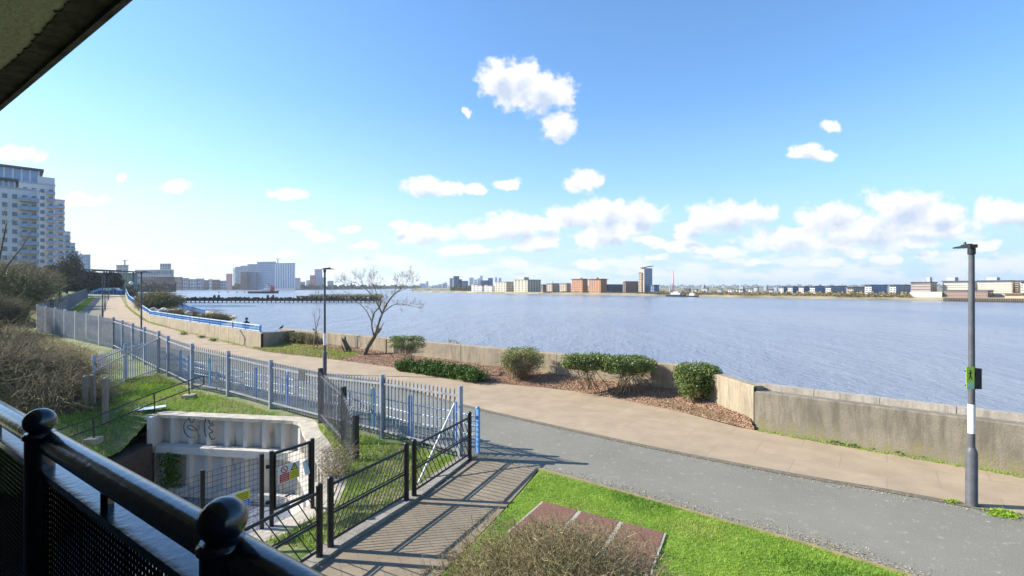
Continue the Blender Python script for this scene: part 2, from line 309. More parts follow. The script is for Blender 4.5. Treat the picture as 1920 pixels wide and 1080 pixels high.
def obj(name, mb, ms, parent=None, **k):
    me = bpy.data.meshes.new(name)
    off = Vector(parent.matrix_basis.translation) if parent else Vector((0, 0, 0))
    p = parent.parent if parent else None
    while p: off += Vector(p.matrix_basis.translation); p = p.parent
    if isinstance(mb, MB):
        me.from_pydata([(x-off.x, y-off.y, z-off.z) for x, y, z in mb.v], [], mb.f)
        me.polygons.foreach_set('material_index', mb.m); me.polygons.foreach_set('use_smooth', mb.sm)
    else:
        vs, n = mb; vs = vs-np.array(off); c = len(vs)//n           # separate n-gons, or (verts, faces) triple below
        me.vertices.add(len(vs)); me.vertices.foreach_set('co', vs.astype(np.float32).ravel())
        me.loops.add(len(vs)); me.loops.foreach_set('vertex_index', np.arange(len(vs), dtype=np.int32))
        me.polygons.add(c); me.polygons.foreach_set('loop_start', np.arange(0, len(vs), n, dtype=np.int32)); me.update(calc_edges=True)
    for m in (ms if isinstance(ms, (list, tuple)) else [ms]): me.materials.append(m)
    me.update(); o = bpy.data.objects.new(name, me); COL.objects.link(o)
    if parent: o.parent = parent
    for a, b in k.items(): o[a] = b
    return o
def npobj(name, vs, fs, m, parent=None, **k):      # indexed quads from numpy
    me = bpy.data.meshes.new(name); off = np.zeros(3)
    p = parent
    while p: off = off+np.array(p.matrix_basis.translation); p = p.parent
    vs = (vs-off).astype(np.float32); k4 = fs.shape[1]
    me.vertices.add(len(vs)); me.vertices.foreach_set('co', vs.ravel())
    me.loops.add(fs.size); me.loops.foreach_set('vertex_index', fs.astype(np.int32).ravel())
    me.polygons.add(len(fs)); me.polygons.foreach_set('loop_start', np.arange(0, fs.size, k4, dtype=np.int32)); me.update(calc_edges=True)
    me.materials.append(m); o = bpy.data.objects.new(name, me); COL.objects.link(o)
    if parent: o.parent = parent
    for a, b in k.items(): o[a] = b
    return o
def thing(name, label, cat, loc=(0, 0, 0), group=None):
    o = bpy.data.objects.new(name, None); COL.objects.link(o); o.location = loc; o.empty_display_size = .2
    o['label'] = label; o['category'] = cat
    if group: o['group'] = group
    return o
def struct(name, mb, m): return obj(name, mb, m, kind='structure')
def bez(pts, n):                                   # resample a polyline smoothly (Catmull-Rom)
    p = [Vector(q) for q in pts]; out = []
    for i in range(len(p)-1):
        a, b, c, d = p[max(i-1, 0)], p[i], p[i+1], p[min(i+2, len(p)-1)]
        for k in range(n):
            t = k/n; out.append(.5*((2*b)+(c-a)*t+(2*a-5*b+4*c-d)*t*t+(3*b-a-3*c+d)*t**3))
    return out+[p[-1]]
def inside(x, y, poly):
    r = False; j = len(poly)-1
    for i in range(len(poly)):
        xi, yi = poly[i]; xj, yj = poly[j]
        if (yi > y) != (yj > y) and x < (xj-xi)*(y-yi)/(yj-yi)+xi: r = not r
        j = i
    return r
def sticks(p0, p1, r0, r1):                        # three-sided tapered sticks
    d = p1-p0; ln = np.linalg.norm(d, axis=1, keepdims=True)+1e-9; d = d/ln
    ref = np.where(np.abs(d[:, 2:3]) < .9, np.array([[0, 0, 1.]]), np.array([[1., 0, 0]]))
    a = np.cross(d, ref); a /= np.linalg.norm(a, axis=1, keepdims=True)+1e-9; b = np.cross(d, a); n = len(p0); vs = []
    for base, r in ((p0, r0), (p1, r1)):
        r = np.broadcast_to(np.asarray(r, float).reshape(-1, 1), (n, 1))
        for k in range(3):
            t = k*2*math.pi/3; vs.append(base+(a*math.cos(t)+b*math.sin(t))*r)
    vs = np.stack(vs, 1).reshape(-1, 3); i = np.arange(n)[:, None]*6
    fs = np.concatenate([i+np.array([[k, (k+1) % 3, 3+(k+1) % 3, 3+k]]) for k in range(3)])
    return vs, fs
def leaves(c, size, flat=0.):                      # random leaf quads at points c
    n = len(c); a = rng.normal(size=(n, 3)); a[:, 2] *= (1-flat); a /= np.linalg.norm(a, axis=1, keepdims=True)
    b = rng.normal(size=(n, 3)); b[:, 2] *= (1-flat); b = np.cross(a, b); b /= np.linalg.norm(b, axis=1, keepdims=True)
    s = (size*rng.uniform(.6, 1.3, n))[:, None]; a = a*s; b = b*s*.5
    return np.stack([c-a, c-b*.9-a*.1, c+a, c+b*.9-a*.1], 1).reshape(-1, 3)
def ellip(n, c, r, hollow=.0, seed_clump=14, clump=.35):   # clumped points in an ellipsoid
    cc = rng.normal(size=(seed_clump, 3)); cc /= np.linalg.norm(cc, axis=1, keepdims=True); cc *= rng.uniform(hollow, .9, (seed_clump, 1))
    k = rng.integers(0, seed_clump, n); p = cc[k]+rng.normal(size=(n, 3))*clump*rng.uniform(.6, 1.1, (seed_clump, 1))[k]
    q = np.linalg.norm(p, axis=1); p = np.where((q > 1.12)[:, None], p/q[:, None]*rng.uniform(.85, 1.12, (n, 1)), p)
    return p*np.array(r)+np.array(c)

# ------------------------------------------------------------------ layout lines (metres, from the photograph's ground plane)
WALLR = [(22.6, 2.74), (17.6, 6.9), (12.5, 11.15), (7.65, 15.2)]
JOG = [(7.65, 15.2), (7.0, 19.2)]
WALLM = [(7.0, 19.2), (-17.5, 36.4)]
WALLL = [(-17.2, 33.0), (-29, 43.3), (-40.7, 54.0)]
WALLF = [(-40.7, 54.0, 1.33, .45), (-54, 69, 1.6, .7), (-69.6, 87, 2.2, .8), (-90, 112, 2.6, .9), (-116, 144, 3.0, .9)]
def lerp_tab(v, tab):
    for (a, b), (c, d) in zip(tab, tab[1:]):
        if v <= c: return b+(d-b)*(v-a)/(c-a) if v >= a else b
    return tab[-1][1]
EDGE = [(-12, 40.2), (2.74, 22.7), (15.2, 7.75), (19.2, 7.1), (36.4, -17.5), (37.5, -20.6), (54, -40.6), (69, -54), (87, -69.5), (144, -116), (420, -338), (1100, -878)]
def edgeX(Y): return lerp_tab(Y, EDGE)
PIT = [tuple(p.to_2d()) for p in bez([(x, y, 0) for x, y in [(-13.1, 17.75), (-13.0, 17.74), (-10.2, 17.3), (-7.9, 16.95), (-7.5, 16.8), (-7.15, 16.45), (-6.65, 15.5), (-5.95, 14.4), (-5.25, 13.1), (-4.65, 12.1), (-4.3, 11.1), (-4.3, 10.2), (-4.65, 9.4), (-5.3, 8.6), (-5.9, 7.4), (-6, 5.5), (-6, 3)]], 6)]
PITPOLY = PIT+[(-13.9, 3), (-13.45, 11.6), (-13.2, 15.3), (-13.2, 17.5)]
PA = np.array(PIT)
def dpit(x, y):
    a = PA[:-1]; b = PA[1:]; ab = b-a; t = np.clip(((x-a[:, 0])*ab[:, 0]+(y-a[:, 1])*ab[:, 1])/(ab**2).sum(1), 0, 1)
    return float(np.min(np.hypot(a[:, 0]+ab[:, 0]*t-x, a[:, 1]+ab[:, 1]*t-y)))
FENCE = [(-1.36, 12.6, 1.87), (-3.9, 14.4, 1.84), (-6.6, 16.6, 1.76), (-9.15, 18.2, 1.78), (-11.8, 19.95, 1.83), (-14.2, 21.3, 1.95), (-17.2, 24.0, 1.97), (-18.4, 25.0, 2.1),
         (-27.9, 33.6, 2.1)]
CORNER = (-44, 44.5)
def bank(x, y):
    d = -(x+44)*.77-(y-44.5)*.635           # distance left of the far fence line
    r = 0
    if y > 30 and d > 4: r = min(3.2, .25*(d-4))
    d2 = (x+18.4)*-.606+(y-25)*-.795
    e_ = .6 if x > -27 else 3
    if x < -18 and d2 > e_: r = max(r, min(1.8, .14*(d2-e_)))
    return r
def gh(x, y):
    base = g(y)-.05
    if y < 26 and x > -30:
        if x < -12.6 and y < 17.9:
            return min(-.05, max(-1.3+.45*(-12.7-x), -.24-.55*(17.75-y)))
        if y < 21 and x < 0: base = min(base, -.25+.13*dpit(x, y))
    return base+bank(x, y)
# ------------------------------------------------------------------ ground sheet
xs = [-1600, -1000, -700, -500, -400, -320, -260, -220, -180, -150, -130]+list(np.arange(-115, -27, 2.5))+list(np.arange(-27, 12, .25))+list(np.arange(12, 42, 2))
ys = list(np.arange(-12, 2, 2))+list(np.arange(2, 26, .25))+list(np.arange(26, 62, 1.))+list(np.arange(62, 150, 4.))+[160, 190, 230, 280, 340, 420, 600, 850, 1100]
mb = MB(); nx = len(xs); Hn = {}
for j, y in enumerate(ys):
    ex = edgeX(y)
    for i, x in enumerate(xs):
        xx = min(x, ex); mb.v.append((xx, y, gh(xx, y)+(0 if y < 26 else .04*math.sin(xx*.9+y*.7))))
for j in range(len(ys)-1):
    for i in range(nx-1):
        if xs[i] >= edgeX(ys[j]) and xs[i] >= edgeX(ys[j+1]): continue
        cx_, cy_ = (xs[i]+xs[i+1])/2, (ys[j]+ys[j+1])/2
        if inside(cx_, cy_, PITPOLY): continue
        a = j*nx+i; mb.f.append((a, a+1, a+1+nx, a+nx)); mb.m.append(0); mb.sm.append(True)
struct('ground', mb, GROUND)
# river sheet
mb = MB(); xs2 = [-9000, -2000, -500, 0, 500, 2000, 9000]; ys2 = [-400, 0, 300, 900, 2500, 8000]
for y in ys2:
    for x in xs2: mb.v.append((x, y, -3.0))
for j in range(len(ys2)-1):
    for i in range(len(xs2)-1): a = j*7+i; mb.f.append((a, a+1, a+8, a+7)); mb.m.append(0); mb.sm.append(True)
struct('river', mb, WATER)

def strip(name, A, B, m, dz, nc=10, n=6):          # ruled sheet between two polylines
    def rs(p, k):
        q = bez([(x, y, 0) for x, y in p], 12); d = [0]
        for a, b in zip(q, q[1:]): d.append(d[-1]+(b-a).length)
        out = []; j = 0
        for i in range(k+1):
            t = d[-1]*i/k
            while j < len(d)-2 and d[j+1] < t: j += 1
            out.append(q[j].lerp(q[j+1], (t-d[j])/max(1e-6, d[j+1]-d[j])))
        return out
    K = 90; a, b = rs(A, K), rs(B, K); mb = MB()
    for i in range(K+1):
        for k in range(nc+1):
            p = a[i].lerp(b[i], k/nc); mb.v.append((p.x, p.y, g(p.y)+dz))
    for i in range(K):
        for k in range(nc): q = i*(nc+1)+k; mb.f.append((q, q+1, q+nc+2, q+nc+1)); mb.m.append(0); mb.sm.append(True)
    return struct(name, mb, m)
BOUND = [(22, 0.2), (15.5, 5.2), GP(1822, 950), GP(1500, 893), GP(1200, 835), GP(875, 762), GP(720, 718), (-9.44, 24.3), GP(450, 670), (-27.8, 36.2), (-49.9, 58.5), (-61.9, 73), (-90, 107), (-118, 141)]
OUTER = [(26.5, -.6), (19.5, 5.2), (12.4, 11.1), (7.6, 15.05), GP(1300, 778), GP(1180, 752), GP(1050, 729), GP(930, 719), GP(870, 711), GP(780, 695), GP(700, 684), GP(600, 671), GP(500, 660), (-18.2, 33.6), (-29.2, 43.2), (-40.9, 53.8), (-54.2, 68.8), (-69.8, 86.8), (-117, 143)]
INNER = [(16, -4.5), (8.9, 4.2), GP(1700, 1080), GP(1500, 1020), GP(1300, 963), GP(1150, 920), GP(1010, 885), (-1.1, 12.75), (-3.8, 14.75), (-9.1, 18.6), (-14.1, 21.8), (-18.2, 25.5), (-27.6, 34.1), (-43.2, 45.3), (-74, 82), (-108, 124), (-124, 143)]
strip('road', BOUND, INNER, ASPH, .0)
strip('footpath', OUTER, BOUND, PINK, .006)
# thin dark channel with grit between the two surfaces
CHAN = mat('edge_channel', (.10, .09, .065), .95, c2=(.20, .17, .12), sc_=9, det=6)
bb_ = [(x-.06, y-.08) for x, y in BOUND]; strip('kerb_channel', [(x+.07, y+.09) for x, y in BOUND[:12]], bb_[:12], CHAN, .012, nc=1)
# ramp of slabs beside the black railing
RA = [(-1.0, 12.65), (-1.9, 10.25), (-2.9, 8.2), (-4.1, 5.0), (-4.9, 3.0)]; RB = [(.65, 11.8), (-.2, 9.6), (-1.25, 7.2), (-2.4, 4.6), (-3.2, 3.0)]
strip('ramp_path', RA, RB, RAMPM, .016, nc=6)
mb = MB()
for i in range(len(RA)-1):
    a, b = Vector((*RA[i], 0)), Vector((*RA[i+1], 0)); n_ = int((b-a).length/.45)
    for k in range(n_):
        p, q = a.lerp(b, k/n_), a.lerp(b, (k+1)/n_-.02/(b-a).length); mb.bar((p.x-.2, p.y, -.03), (q.x-.2, q.y, -.03), .34, .2)
struct('ramp_kerb', mb, mat('kerb_stone', (.20, .185, .155), .9, c2=(.30, .275, .23), sc_=3, det=6, bump=.4))
# lawn
LAWNP = [(.68, 11.72)]+[GP(1150, 922), GP(1300, 965), GP(1500, 1022), GP(1700, 1083), (8.7, 4.2), (9, 1.5), (-2.5, 3.0), (-2.35, 4.6), (-1.2, 7.2), (-.15, 9.6)]
mb = MB().prism(LAWNP, -.3, .03); struct('lawn', mb, LAWN)
mb = MB(); e = [(.66, 11.78)]+[GP(1150, 920.5), GP(1300, 963.5), GP(1500, 1020.5), GP(1700, 1081.5), (8.85, 4.2)]
for a, b in zip(e, e[1:]): mb.bar((*a, .015), (*b, .015), .06, .09)
struct('lawn_edging', mb, mat('edging', (.30, .24, .13), .9, c2=(.2, .2, .08), sc_=6))
def scatter(poly, n):
    p = np.array(poly); lo, hi = p.min(0), p.max(0); out = []
    while len(out) < n:
        q = rng.uniform(lo, hi, (n, 2)); out += [tuple(v) for v in q if inside(v[0], v[1], poly)]
    return np.array(out[:n])
def blades(name, pts, zf, h0, h1, wd, m, label=None):
    n = len(pts); z = np.array([zf(*p) for p in pts]); b = np.column_stack([pts, z]); an = rng.uniform(0, 6.28, n)
    side = np.column_stack([np.cos(an), np.sin(an), np.zeros(n)])*wd; h = rng.uniform(h0, h1, (n, 1)); lean = rng.normal(size=(n, 3))*.4*h; lean[:, 2] = 0
    top = b+lean+np.column_stack([np.zeros(n), np.zeros(n), h[:, 0]])
    o = obj(name, (np.stack([b-side, b+side, top], 1).reshape(-1, 3), 3), m, kind='stuff')
    if label: o['label'] = label; o['category'] = 'grass'
    return o
lp = [(.70, 11.66)]+LAWNP[1:]
s_ = scatter(lp, 170000); s_ = s_[(s_[:, 1] > 5.2)]
pt_ = np.sin(s_[:, 0]*2.1+1.3*np.sin(s_[:, 1]*1.7))+np.sin(s_[:, 1]*3.3+s_[:, 0]*1.1)+rng.normal(size=len(s_))*.55
BLADE3 = mat('yellowing_blade', (.26, .30, .04), .7, c2=(.50, .52, .14), island=True, transl=.3); BLADE4 = mat('deep_green_blade', (.06, .17, .012), .6, c2=(.18, .34, .03), island=True, transl=.3)
blades('lawn_grass', s_[pt_ > 1.15], lambda x, y: .025, .02, .055, .006, BLADE3, 'yellowish patches in the lawn'); blades('lawn_grass', s_[pt_ < -1.2], lambda x, y: .025, .03, .07, .007, BLADE4, 'darker longer tufts in the lawn')
s_ = s_[(pt_ <= 1.3) & (pt_ >= -1.4)]
blades('lawn_grass', s_, lambda x, y: .025, .015, .05, .006, BLADE, 'short bright green lawn grass beside the asphalt road')
rp = [(-1.2, 12.4), (-3.9, 14.2), (-6.6, 16.3), (-14.2, 21.1), (-18.2, 24.6), (-18.0, 19), (-18, 13), (-13, 13), (-3.3, 8.2)]
s_ = scatter(rp, 70000); keep = [not inside(x, y, PITPOLY) and dpit(x, y) > .42 for x, y in s_]; s_ = s_[keep]
mott = np.sin(s_[:, 0]*1.7+np.sin(s_[:, 1]*2.1))+rng.normal(size=len(s_))*.7
blades('rough_grass', s_[mott < .9], gh, .03, .16, .010, BLADE2, 'tufty green and straw grass on the bank round the white sheet-piled pit')
yy = s_[(mott > .6)]; blades('dry_grass', yy[:4500], gh, .06, .24, .010, STRAW, 'dry straw-coloured grass tufts above the white wall')
dg = scatter([(-20, 25), (-28, 32), (-43.5, 43.8), (-62, 50), (-45, 25), (-28, 18)], 26000); blades('bank_grass', dg, gh, .15, .5, .02, STRAW, 'long dry tan grass on the bank left of the grey fence')
dg = scatter([(-46.5, 46), (-76, 82), (-111, 124), (-124, 124), (-64, 46)], 14000); blades('verge_grass', dg, gh, .15, .45, .03, STRAW)
sv = scatter([(-27.9, 34.0), (-43.6, 45.0), (-106.6, 121.2), (-106.0, 121.8), (-42.9, 45.9), (-27.7, 34.4)], 9000); blades('path_verge_grass', sv, lambda x, y: g(y), .04, .16, .02, BLADE2)
# grit and leaf crumbs along the road edges
gr_ = []
for line, sgn, n_ in ((INNER[:8], 1, 5200), (BOUND[:9], -1, 3800)):
    q = bez([(x, y, 0) for x, y in line], 10)
    for _ in range(n_):
        i = random.randrange(len(q)-1); p = q[i].lerp(q[i+1], random.random()); dd_ = (q[i+1]-q[i]).normalized(); o_ = Vector((dd_.y, -dd_.x, 0)); off = abs(random.gauss(0, .20))+.02
        off *= (1 if o_.dot(Vector((.6, .8, 0))) > 0 else -1)*sgn; p = p+o_*off; gr_.append((p.x, p.y, g(p.y)+.012))
obj('grit', (leaves(np.array(gr_), .014, .85), 4), mat('grit_chip', (.20, .16, .09), .9, c2=(.50, .44, .30), island=True), kind='stuff')
# planting bed
BED_OUT = OUTER[3:14]
BED_IN = [(7.55, 15.3), (7.1, 18), (6.9, 19.2), (2.1, 22.6), (-3, 26.2), (-7.4, 29.3), (-12.9, 33.15), (-17.1, 35.8)]
def bedz(x, y):
    # rises from the path edge towards the wall
    d = max(0, min(1, ((x-7)*.575+(y-19.2)*.818+4.4)/4.4)); return g(y)+.02+.30*d
mbp = MB(); K = 60
def rs2(p, k):
    q = [Vector((x, y, 0)) for x, y in p]; d = [0]
    for a, b in zip(q, q[1:]): d.append(d[-1]+(b-a).length)
    out = []; j = 0
    for i in range(k+1):
        t = d[-1]*i/k
        while j < len(d)-2 and d[j+1] < t: j += 1
        out.append(q[j].lerp(q[j+1], (t-d[j])/max(1e-6, d[j+1]-d[j])))
    return out
A_, B_ = rs2(BED_OUT, K), rs2(BED_IN, K)
for i in range(K+1):
    for k in range(13):
        p = A_[i].lerp(B_[i], k/12); zz = g(p.y)+.012+.32*(k/12)**.8+(0 if k in (0,) else random.uniform(-.02, .03)); mbp.v.append((p.x, p.y, zz))
for i in range(K):
    for k in range(12): q = i*13+k; mbp.f.append((q, q+1, q+14, q+13)); mbp.m.append(0); mbp.sm.append(True)
struct('planting_bed', mbp, BEDM)
bedv = np.array(mbp.v).reshape(K+1, 13, 3)
def bedpts(n, u0=0, u1=1, v0=0, v1=1):
    u = rng.uniform(u0, u1, n)*K; v = rng.uniform(v0, v1, n)*12; i = np.minimum(u.astype(int), K-1); k = np.minimum(v.astype(int), 11); fu = (u-i)[:, None]; fv = (v-k)[:, None]
    return (bedv[i, k]*(1-fu)*(1-fv)+bedv[i+1, k]*fu*(1-fv)+bedv[i, k+1]*(1-fu)*fv+bedv[i+1, k+1]*fu*fv)
c = bedpts(26000); c[:, 2] += .015
obj('wood_chips', (leaves(c, .032, .75), 4), CHIP, kind='stuff', label='brown bark mulch and leaf litter spread over the planting bed', category='mulch')
c = bedpts(5000, .70, 1, .0, .7); h = rng.uniform(.04, .12, (len(c), 1)); an = rng.uniform(0, 6.28, len(c)); sd_ = np.column_stack([np.cos(an), np.sin(an), 0*an])*.012
obj('bed_grass', (np.stack([c-sd_, c+sd_, c+np.column_stack([rng.normal(size=(len(c), 2))*.03, h])], 1).reshape(-1, 3), 3), BLADE, kind='stuff')
c = bedpts(1400, .02, .12, .05, .35); h = rng.uniform(.03, .08, (len(c), 1)); an = rng.uniform(0, 6.28, len(c)); sd_ = np.column_stack([np.cos(an), np.sin(an), 0*an])*.008
obj('bed_grass', (np.stack([c-sd_, c+sd_, c+np.column_stack([rng.normal(size=(len(c), 2))*.03, h])], 1).reshape(-1, 3), 3), STRAW, kind='stuff')

# ------------------------------------------------------------------ flood wall
def wallseg(th, pts, zt, panel, m, cope=None, zb=-4.0, thick=.38, side=1, name='wall_panel', gap=.03):
    for (a, b) in zip(pts, pts[1:]):
        za, zb2 = (a[2], b[2]) if len(a) > 2 else (zt, zt)
        a, b = Vector((a[0], a[1], 0)), Vector((b[0], b[1], 0)); ln = (b-a).length; n_ = max(1, round(ln/panel)); d = (b-a)/ln; nn = Vector((-d.y, d.x, 0))*side
        for k in range(n_):
            p, q = a+d*(ln*k/n_+gap/2), a+d*(ln*(k+1)/n_-gap/2); t0, t1 = za+(zb2-za)*k/n_, za+(zb2-za)*(k+1)/n_
            mb = MB(); v = [p, q, q+nn*thick, p+nn*thick]; bot = [(x.x, x.y, zb) for x in v]; top = [(v[0].x, v[0].y, t0-.03), (v[1].x, v[1].y, t1-.03), (v[2].x, v[2].y, t1-.03), (v[3].x, v[3].y, t0-.03)]
            ins = [v[0]+nn*.03, v[1]+nn*.03, v[2]-nn*.03, v[3]-nn*.03]; tt = [(ins[i].x, ins[i].y, (t0, t1, t1, t0)[i]) for i in range(4)]
            mb.add(bot+top+tt, [(0, 1, 5, 4), (1, 2, 6, 5), (2, 3, 7, 6), (3, 0, 4, 7), (4, 5, 9, 8), (5, 6, 10, 9), (6, 7, 11, 10), (7, 4, 8, 11), (8, 9, 10, 11)])
            obj(name, mb, m, th)
        mb = MB()
        for k in range(n_+1):
            p = a+d*ln*k/n_; mb.bar((p+nn*.05+Vector((0, 0, -1))), (p+nn*.05+Vector((0, 0, min(za, zb2)-.06))), .06, .06)
        obj('joint_filler', mb, INK, th)
        if cope:
            n2 = max(1, round(ln/cope))
            for k in range(n2):
                p, q = a+d*(ln*k/n2+.009)+nn*(thick+.14), a+d*(ln*(k+1)/n2-.009)+nn*(thick+.14); z0 = za+(zb2-za)*k/n2
                obj('coping_block', MB().bar((p.x, p.y, z0+.05), (q.x, q.y, z0+.05), .27, .24), COPE, th)
fw = thing('flood_wall', 'long weathered grey concrete flood wall at right beside the pink path', 'wall', (12.5, 11.15, 0))
wallseg(fw, WALLR, 1.21, 6.3, CONC, cope=1.6, side=-1)
fw2 = thing('flood_wall', 'tan sunlit concrete flood wall behind the clipped shrubs and mulch bed', 'wall', (0, 24, 0))
wallseg(fw2, JOG, 1.36, 2.0, CONC_T, side=-1, thick=.36, gap=.012); wallseg(fw2, WALLM, 1.35, 5.9, CONC_T, side=-1, thick=.36, gap=.02)
fw3 = thing('flood_wall', 'concrete panel wall beneath the low blue rail, left of the middle lamp post', 'wall', (-29, 43.3, 0))
wallseg(fw3, WALLL, 1.34, 3.0, CONC_T, side=-1, thick=.45)
wallseg(fw3, [(-17.2, 33.0), (-15.8, 34.9)], 1.34, 3, CONC_T, side=1, thick=.3)
fw4 = thing('flood_wall', 'pale wall running away along the footpath to the blue gate', 'wall', (-54, 69, 0))
wallseg(fw4, [(a, b, c) for a, b, c, d in WALLF], 1.3, 9, CONC_T, side=-1, thick=.4)
# blue rail on the wall
def railrun(name, label, pts, hts, m, mt, bal=.3, post=2.6, group=None):
    t = thing(name, label, 'railing', pts[0], group)
    for i in range(len(pts)-1):
        a, b = Vector(pts[i]), Vector(pts[i+1]); ha, hb = hts[i], hts[i+1]; ln = (b-a).length; n_ = max(1, round(ln/post))
        for k in range(n_):
            p, q = a.lerp(b, k/n_), a.lerp(b, (k+1)/n_); h0, h1 = ha+(hb-ha)*k/n_, ha+(hb-ha)*(k+1)/n_; mb = MB()
            mb.bar(p+Vector((0, 0, h0)), q+Vector((0, 0, h1)), .07, .06, 1); mb.bar(p+Vector((0, 0, .06)), q+Vector((0, 0, .06)), .05, .05, 1)
            nb = int((q-p).length/bal)
            for j in range(1, nb): r = p.lerp(q, j/nb); hh = h0+(h1-h0)*j/nb; mb.bar(r+Vector((0, 0, .06)), r+Vector((0, 0, hh)), .03, .03, 0)
            mb.bar(p.lerp(q, .0)+Vector((0, 0, h0*.55)), q+Vector((0, 0, h1*.55)), .03, .04, 0)
            obj('rail_panel', mb, [m, mt], t); obj('post', MB().bar(p, p+Vector((0, 0, h0+.03)), .09, .09), m, t)
    obj('post', MB().bar(b, b+Vector((0, 0, hts[-1]+.03)), .09, .09), m, t)
    return t
railrun('blue_railing', 'low light blue railing along the top of the panel wall', [(-17.6, 33.6, 1.34), (-29.2, 43.6, 1.34), (-40.9, 54.2, 1.34)], [.46, .46, .46], BLUE, LBLUE, bal=.22)
railrun('blue_railing', 'blue railing running away on the wall beside the far footpath', [(a, b+.15, c) for a, b, c, d in WALLF], [d for a, b, c, d in WALLF], BLUE, LBLUE, bal=.4, post=4)
# outboard shelf behind the blue rail
SH = [(-17.6, 34.2), (-29, 44.2), (-41, 55), (-54, 70), (-70, 88), (-117, 146), (-112, 150), (-72, 103), (-53, 84), (-41.5, 72), (-34.5, 60), (-28, 49), (-21, 40.5), (-17, 37)]
mb = MB().prism(SH, -3.6, .25); struct('foreshore_bank', mb, mat('stony_bank', (.30, .26, .18), .95, c2=(.46, .40, .30), sc_=1.2, det=7, bump=.6))
b0, b1 = P(333, 577, 80), P(384, 592, 60)
railrun('blue_railing', 'detached row of blue riverside rails beyond the boulders and scrub', [(b0.x, b0.y, b0.z), (b1.x, b1.y, b1.z)], [.8, .75], BLUE, BLUE, bal=.45, post=1.4)
mb = MB().prism([(b0.x-1.5, b0.y+1), (b1.x-1.5, b1.y), (b1.x+.5, b1.y-.5), (b0.x+.5, b0.y+1)], -3.5, min(b0.z, b1.z)+.05); struct('river_wall_edge', mb, CONC_T)

# ------------------------------------------------------------------ fences
def palisade(name, label, pts, m, mr_, sub=None, pitch=.155, wd=.062, postw=.1, postm=None, railside=1, stop=.12, pk='pale_panel', tip=.1, bottomrail=.12):
    t = thing(name, label, 'fence', pts[0][:3])
    P4 = []
    for i in range(len(pts)-1):
        n_ = (sub[i] if sub else 1)
        for k in range(n_):
            f = k/n_; P4.append(tuple(pts[i][j]*(1-f)+pts[i+1][j]*f for j in range(4)))
    P4.append(pts[-1])
    for a, b in zip(P4, P4[1:]):
        A, B = Vector(a[:3]), Vector(b[:3]); d = B-A; ln = math.hypot(d.x, d.y); nn = Vector((d.y, -d.x, 0)).normalized()*railside; n_ = max(2, int(ln/pitch)); mb = MB()
        dd_ = Vector((d.x, d.y, 0)).normalized()
        for k in range(n_):
            f = (k+.5)/n_; p = A.lerp(B, f)+nn*.045; h = a[3]*(1-f)+b[3]*f; z0 = p.z+.04; z1 = p.z+h-tip
            s = dd_*wd/2; s2 = dd_*wd*.28; n2 = nn*.014
            # W-shaped pale: two flanges and a raised rib, pointed top
            mb.add([p-s+Vector((0, 0, z0-p.z)), p-s2+n2+Vector((0, 0, z0-p.z)), p+s2+n2+Vector((0, 0, z0-p.z)), p+s+Vector((0, 0, z0-p.z)),
                    p-s+Vector((0, 0, z1-p.z)), p-s2+n2+Vector((0, 0, z1-p.z+tip*.5)), p+s2+n2+Vector((0, 0, z1-p.z+tip*.5)), p+s+Vector((0, 0, z1-p.z)), p+Vector((0, 0, h))+n2],
                   [(0, 1, 5, 4), (1, 2, 6, 5), (2, 3, 7, 6), (5, 6, 8)], 0)
        for zf, hh in ((stop+a[3]*0+.0, .05),):
            pass
        za, zb_ = Vector((0, 0, a[3]-.22)), Vector((0, 0, b[3]-.22))
        mb.bar(A+za, B+zb_, .045, .05, 1); mb.bar(A+Vector((0, 0, bottomrail+.1)), B+Vector((0, 0, bottomrail+.1)), .045, .05, 1)
        obj(pk, mb, [m, mr_], t)
    for a in P4: obj('post', MB().box((a[0], a[1], a[2]+a[3]/2-.1), (postw*.6, postw, a[3]+.3), math.atan2(-.6, .8)), postm or m, t)
    return t
fp = [(x, y, gh(x, y)+.02 if i > 1 else g(y)-.02, h) for i, (x, y, h) in enumerate(FENCE)]
POSTG = mat('galvanised_post', (.30, .33, .38), .5, .3, c2=(.40, .43, .48), sc_=3)
palisade('palisade_fence', 'long galvanised grey palisade fence between the green bank and the asphalt road', fp, STEEL, STEELR, sub=[1, 1, 1, 1, 1, 1, 1, 4], postm=POSTG, postw=.13)
STEELD = mat('shaded_steel', (.15, .17, .20), .6, .2, c2=(.21, .23, .27), sc_=2)  # darker copy of the galvanised steel, the fence's shaded side put into its colour
palisade('palisade_fence', 'grey fence in light-ribbed bays at the bend left of the road', [(-27.9, 33.6, g(33.6), 2.1), (CORNER[0], CORNER[1], g(44.5), 2.4)], STEELD, STEELL, sub=[7], postm=STEELL, postw=.13, railside=-1, pitch=.13, wd=.085)
palisade('palisade_fence', 'grey fence receding from the bend along the far left side of the road', [(CORNER[0], CORNER[1], g(44.5), 2.4), (-107, 121, g(121), 2.35)], STEELD, STEELD, sub=[34], railside=-1, pitch=.2, wd=.175, postm=STEELD)
palisade('palisade_fence', 'galvanised cross fence between the brambles and the green bank, sloping rail on top', [(-18.4, 25.0, -.0, 1.95), (-18.2, 22.6, -.1, 1.9), (-17.6, 20.2, -.25, 1.85)], STEEL, STEELR, postw=.12)
obj('brace_rail', MB().bar((-18.35, 25, 1.85), (-17.5, 20.0, .95), .05, .05), STEELR, bpy.data.objects['palisade_fence.003'])
palisade('black_palisade_fence', 'black palisade fence stepping down the bank beside the curved pale coping', [(-6.6, 16.55, -.1, 1.75), (-4.95, 14.1, -.2, 1.72), (-4.16, 12.8, -.32, 1.35)], mat('dull_black_steel', (.05, .055, .065), .45, .3, c2=(.12, .125, .14), sc_=8), STEELR, sub=[1, 1], pitch=.15, wd=.06, postm=BLACK, postw=.14)
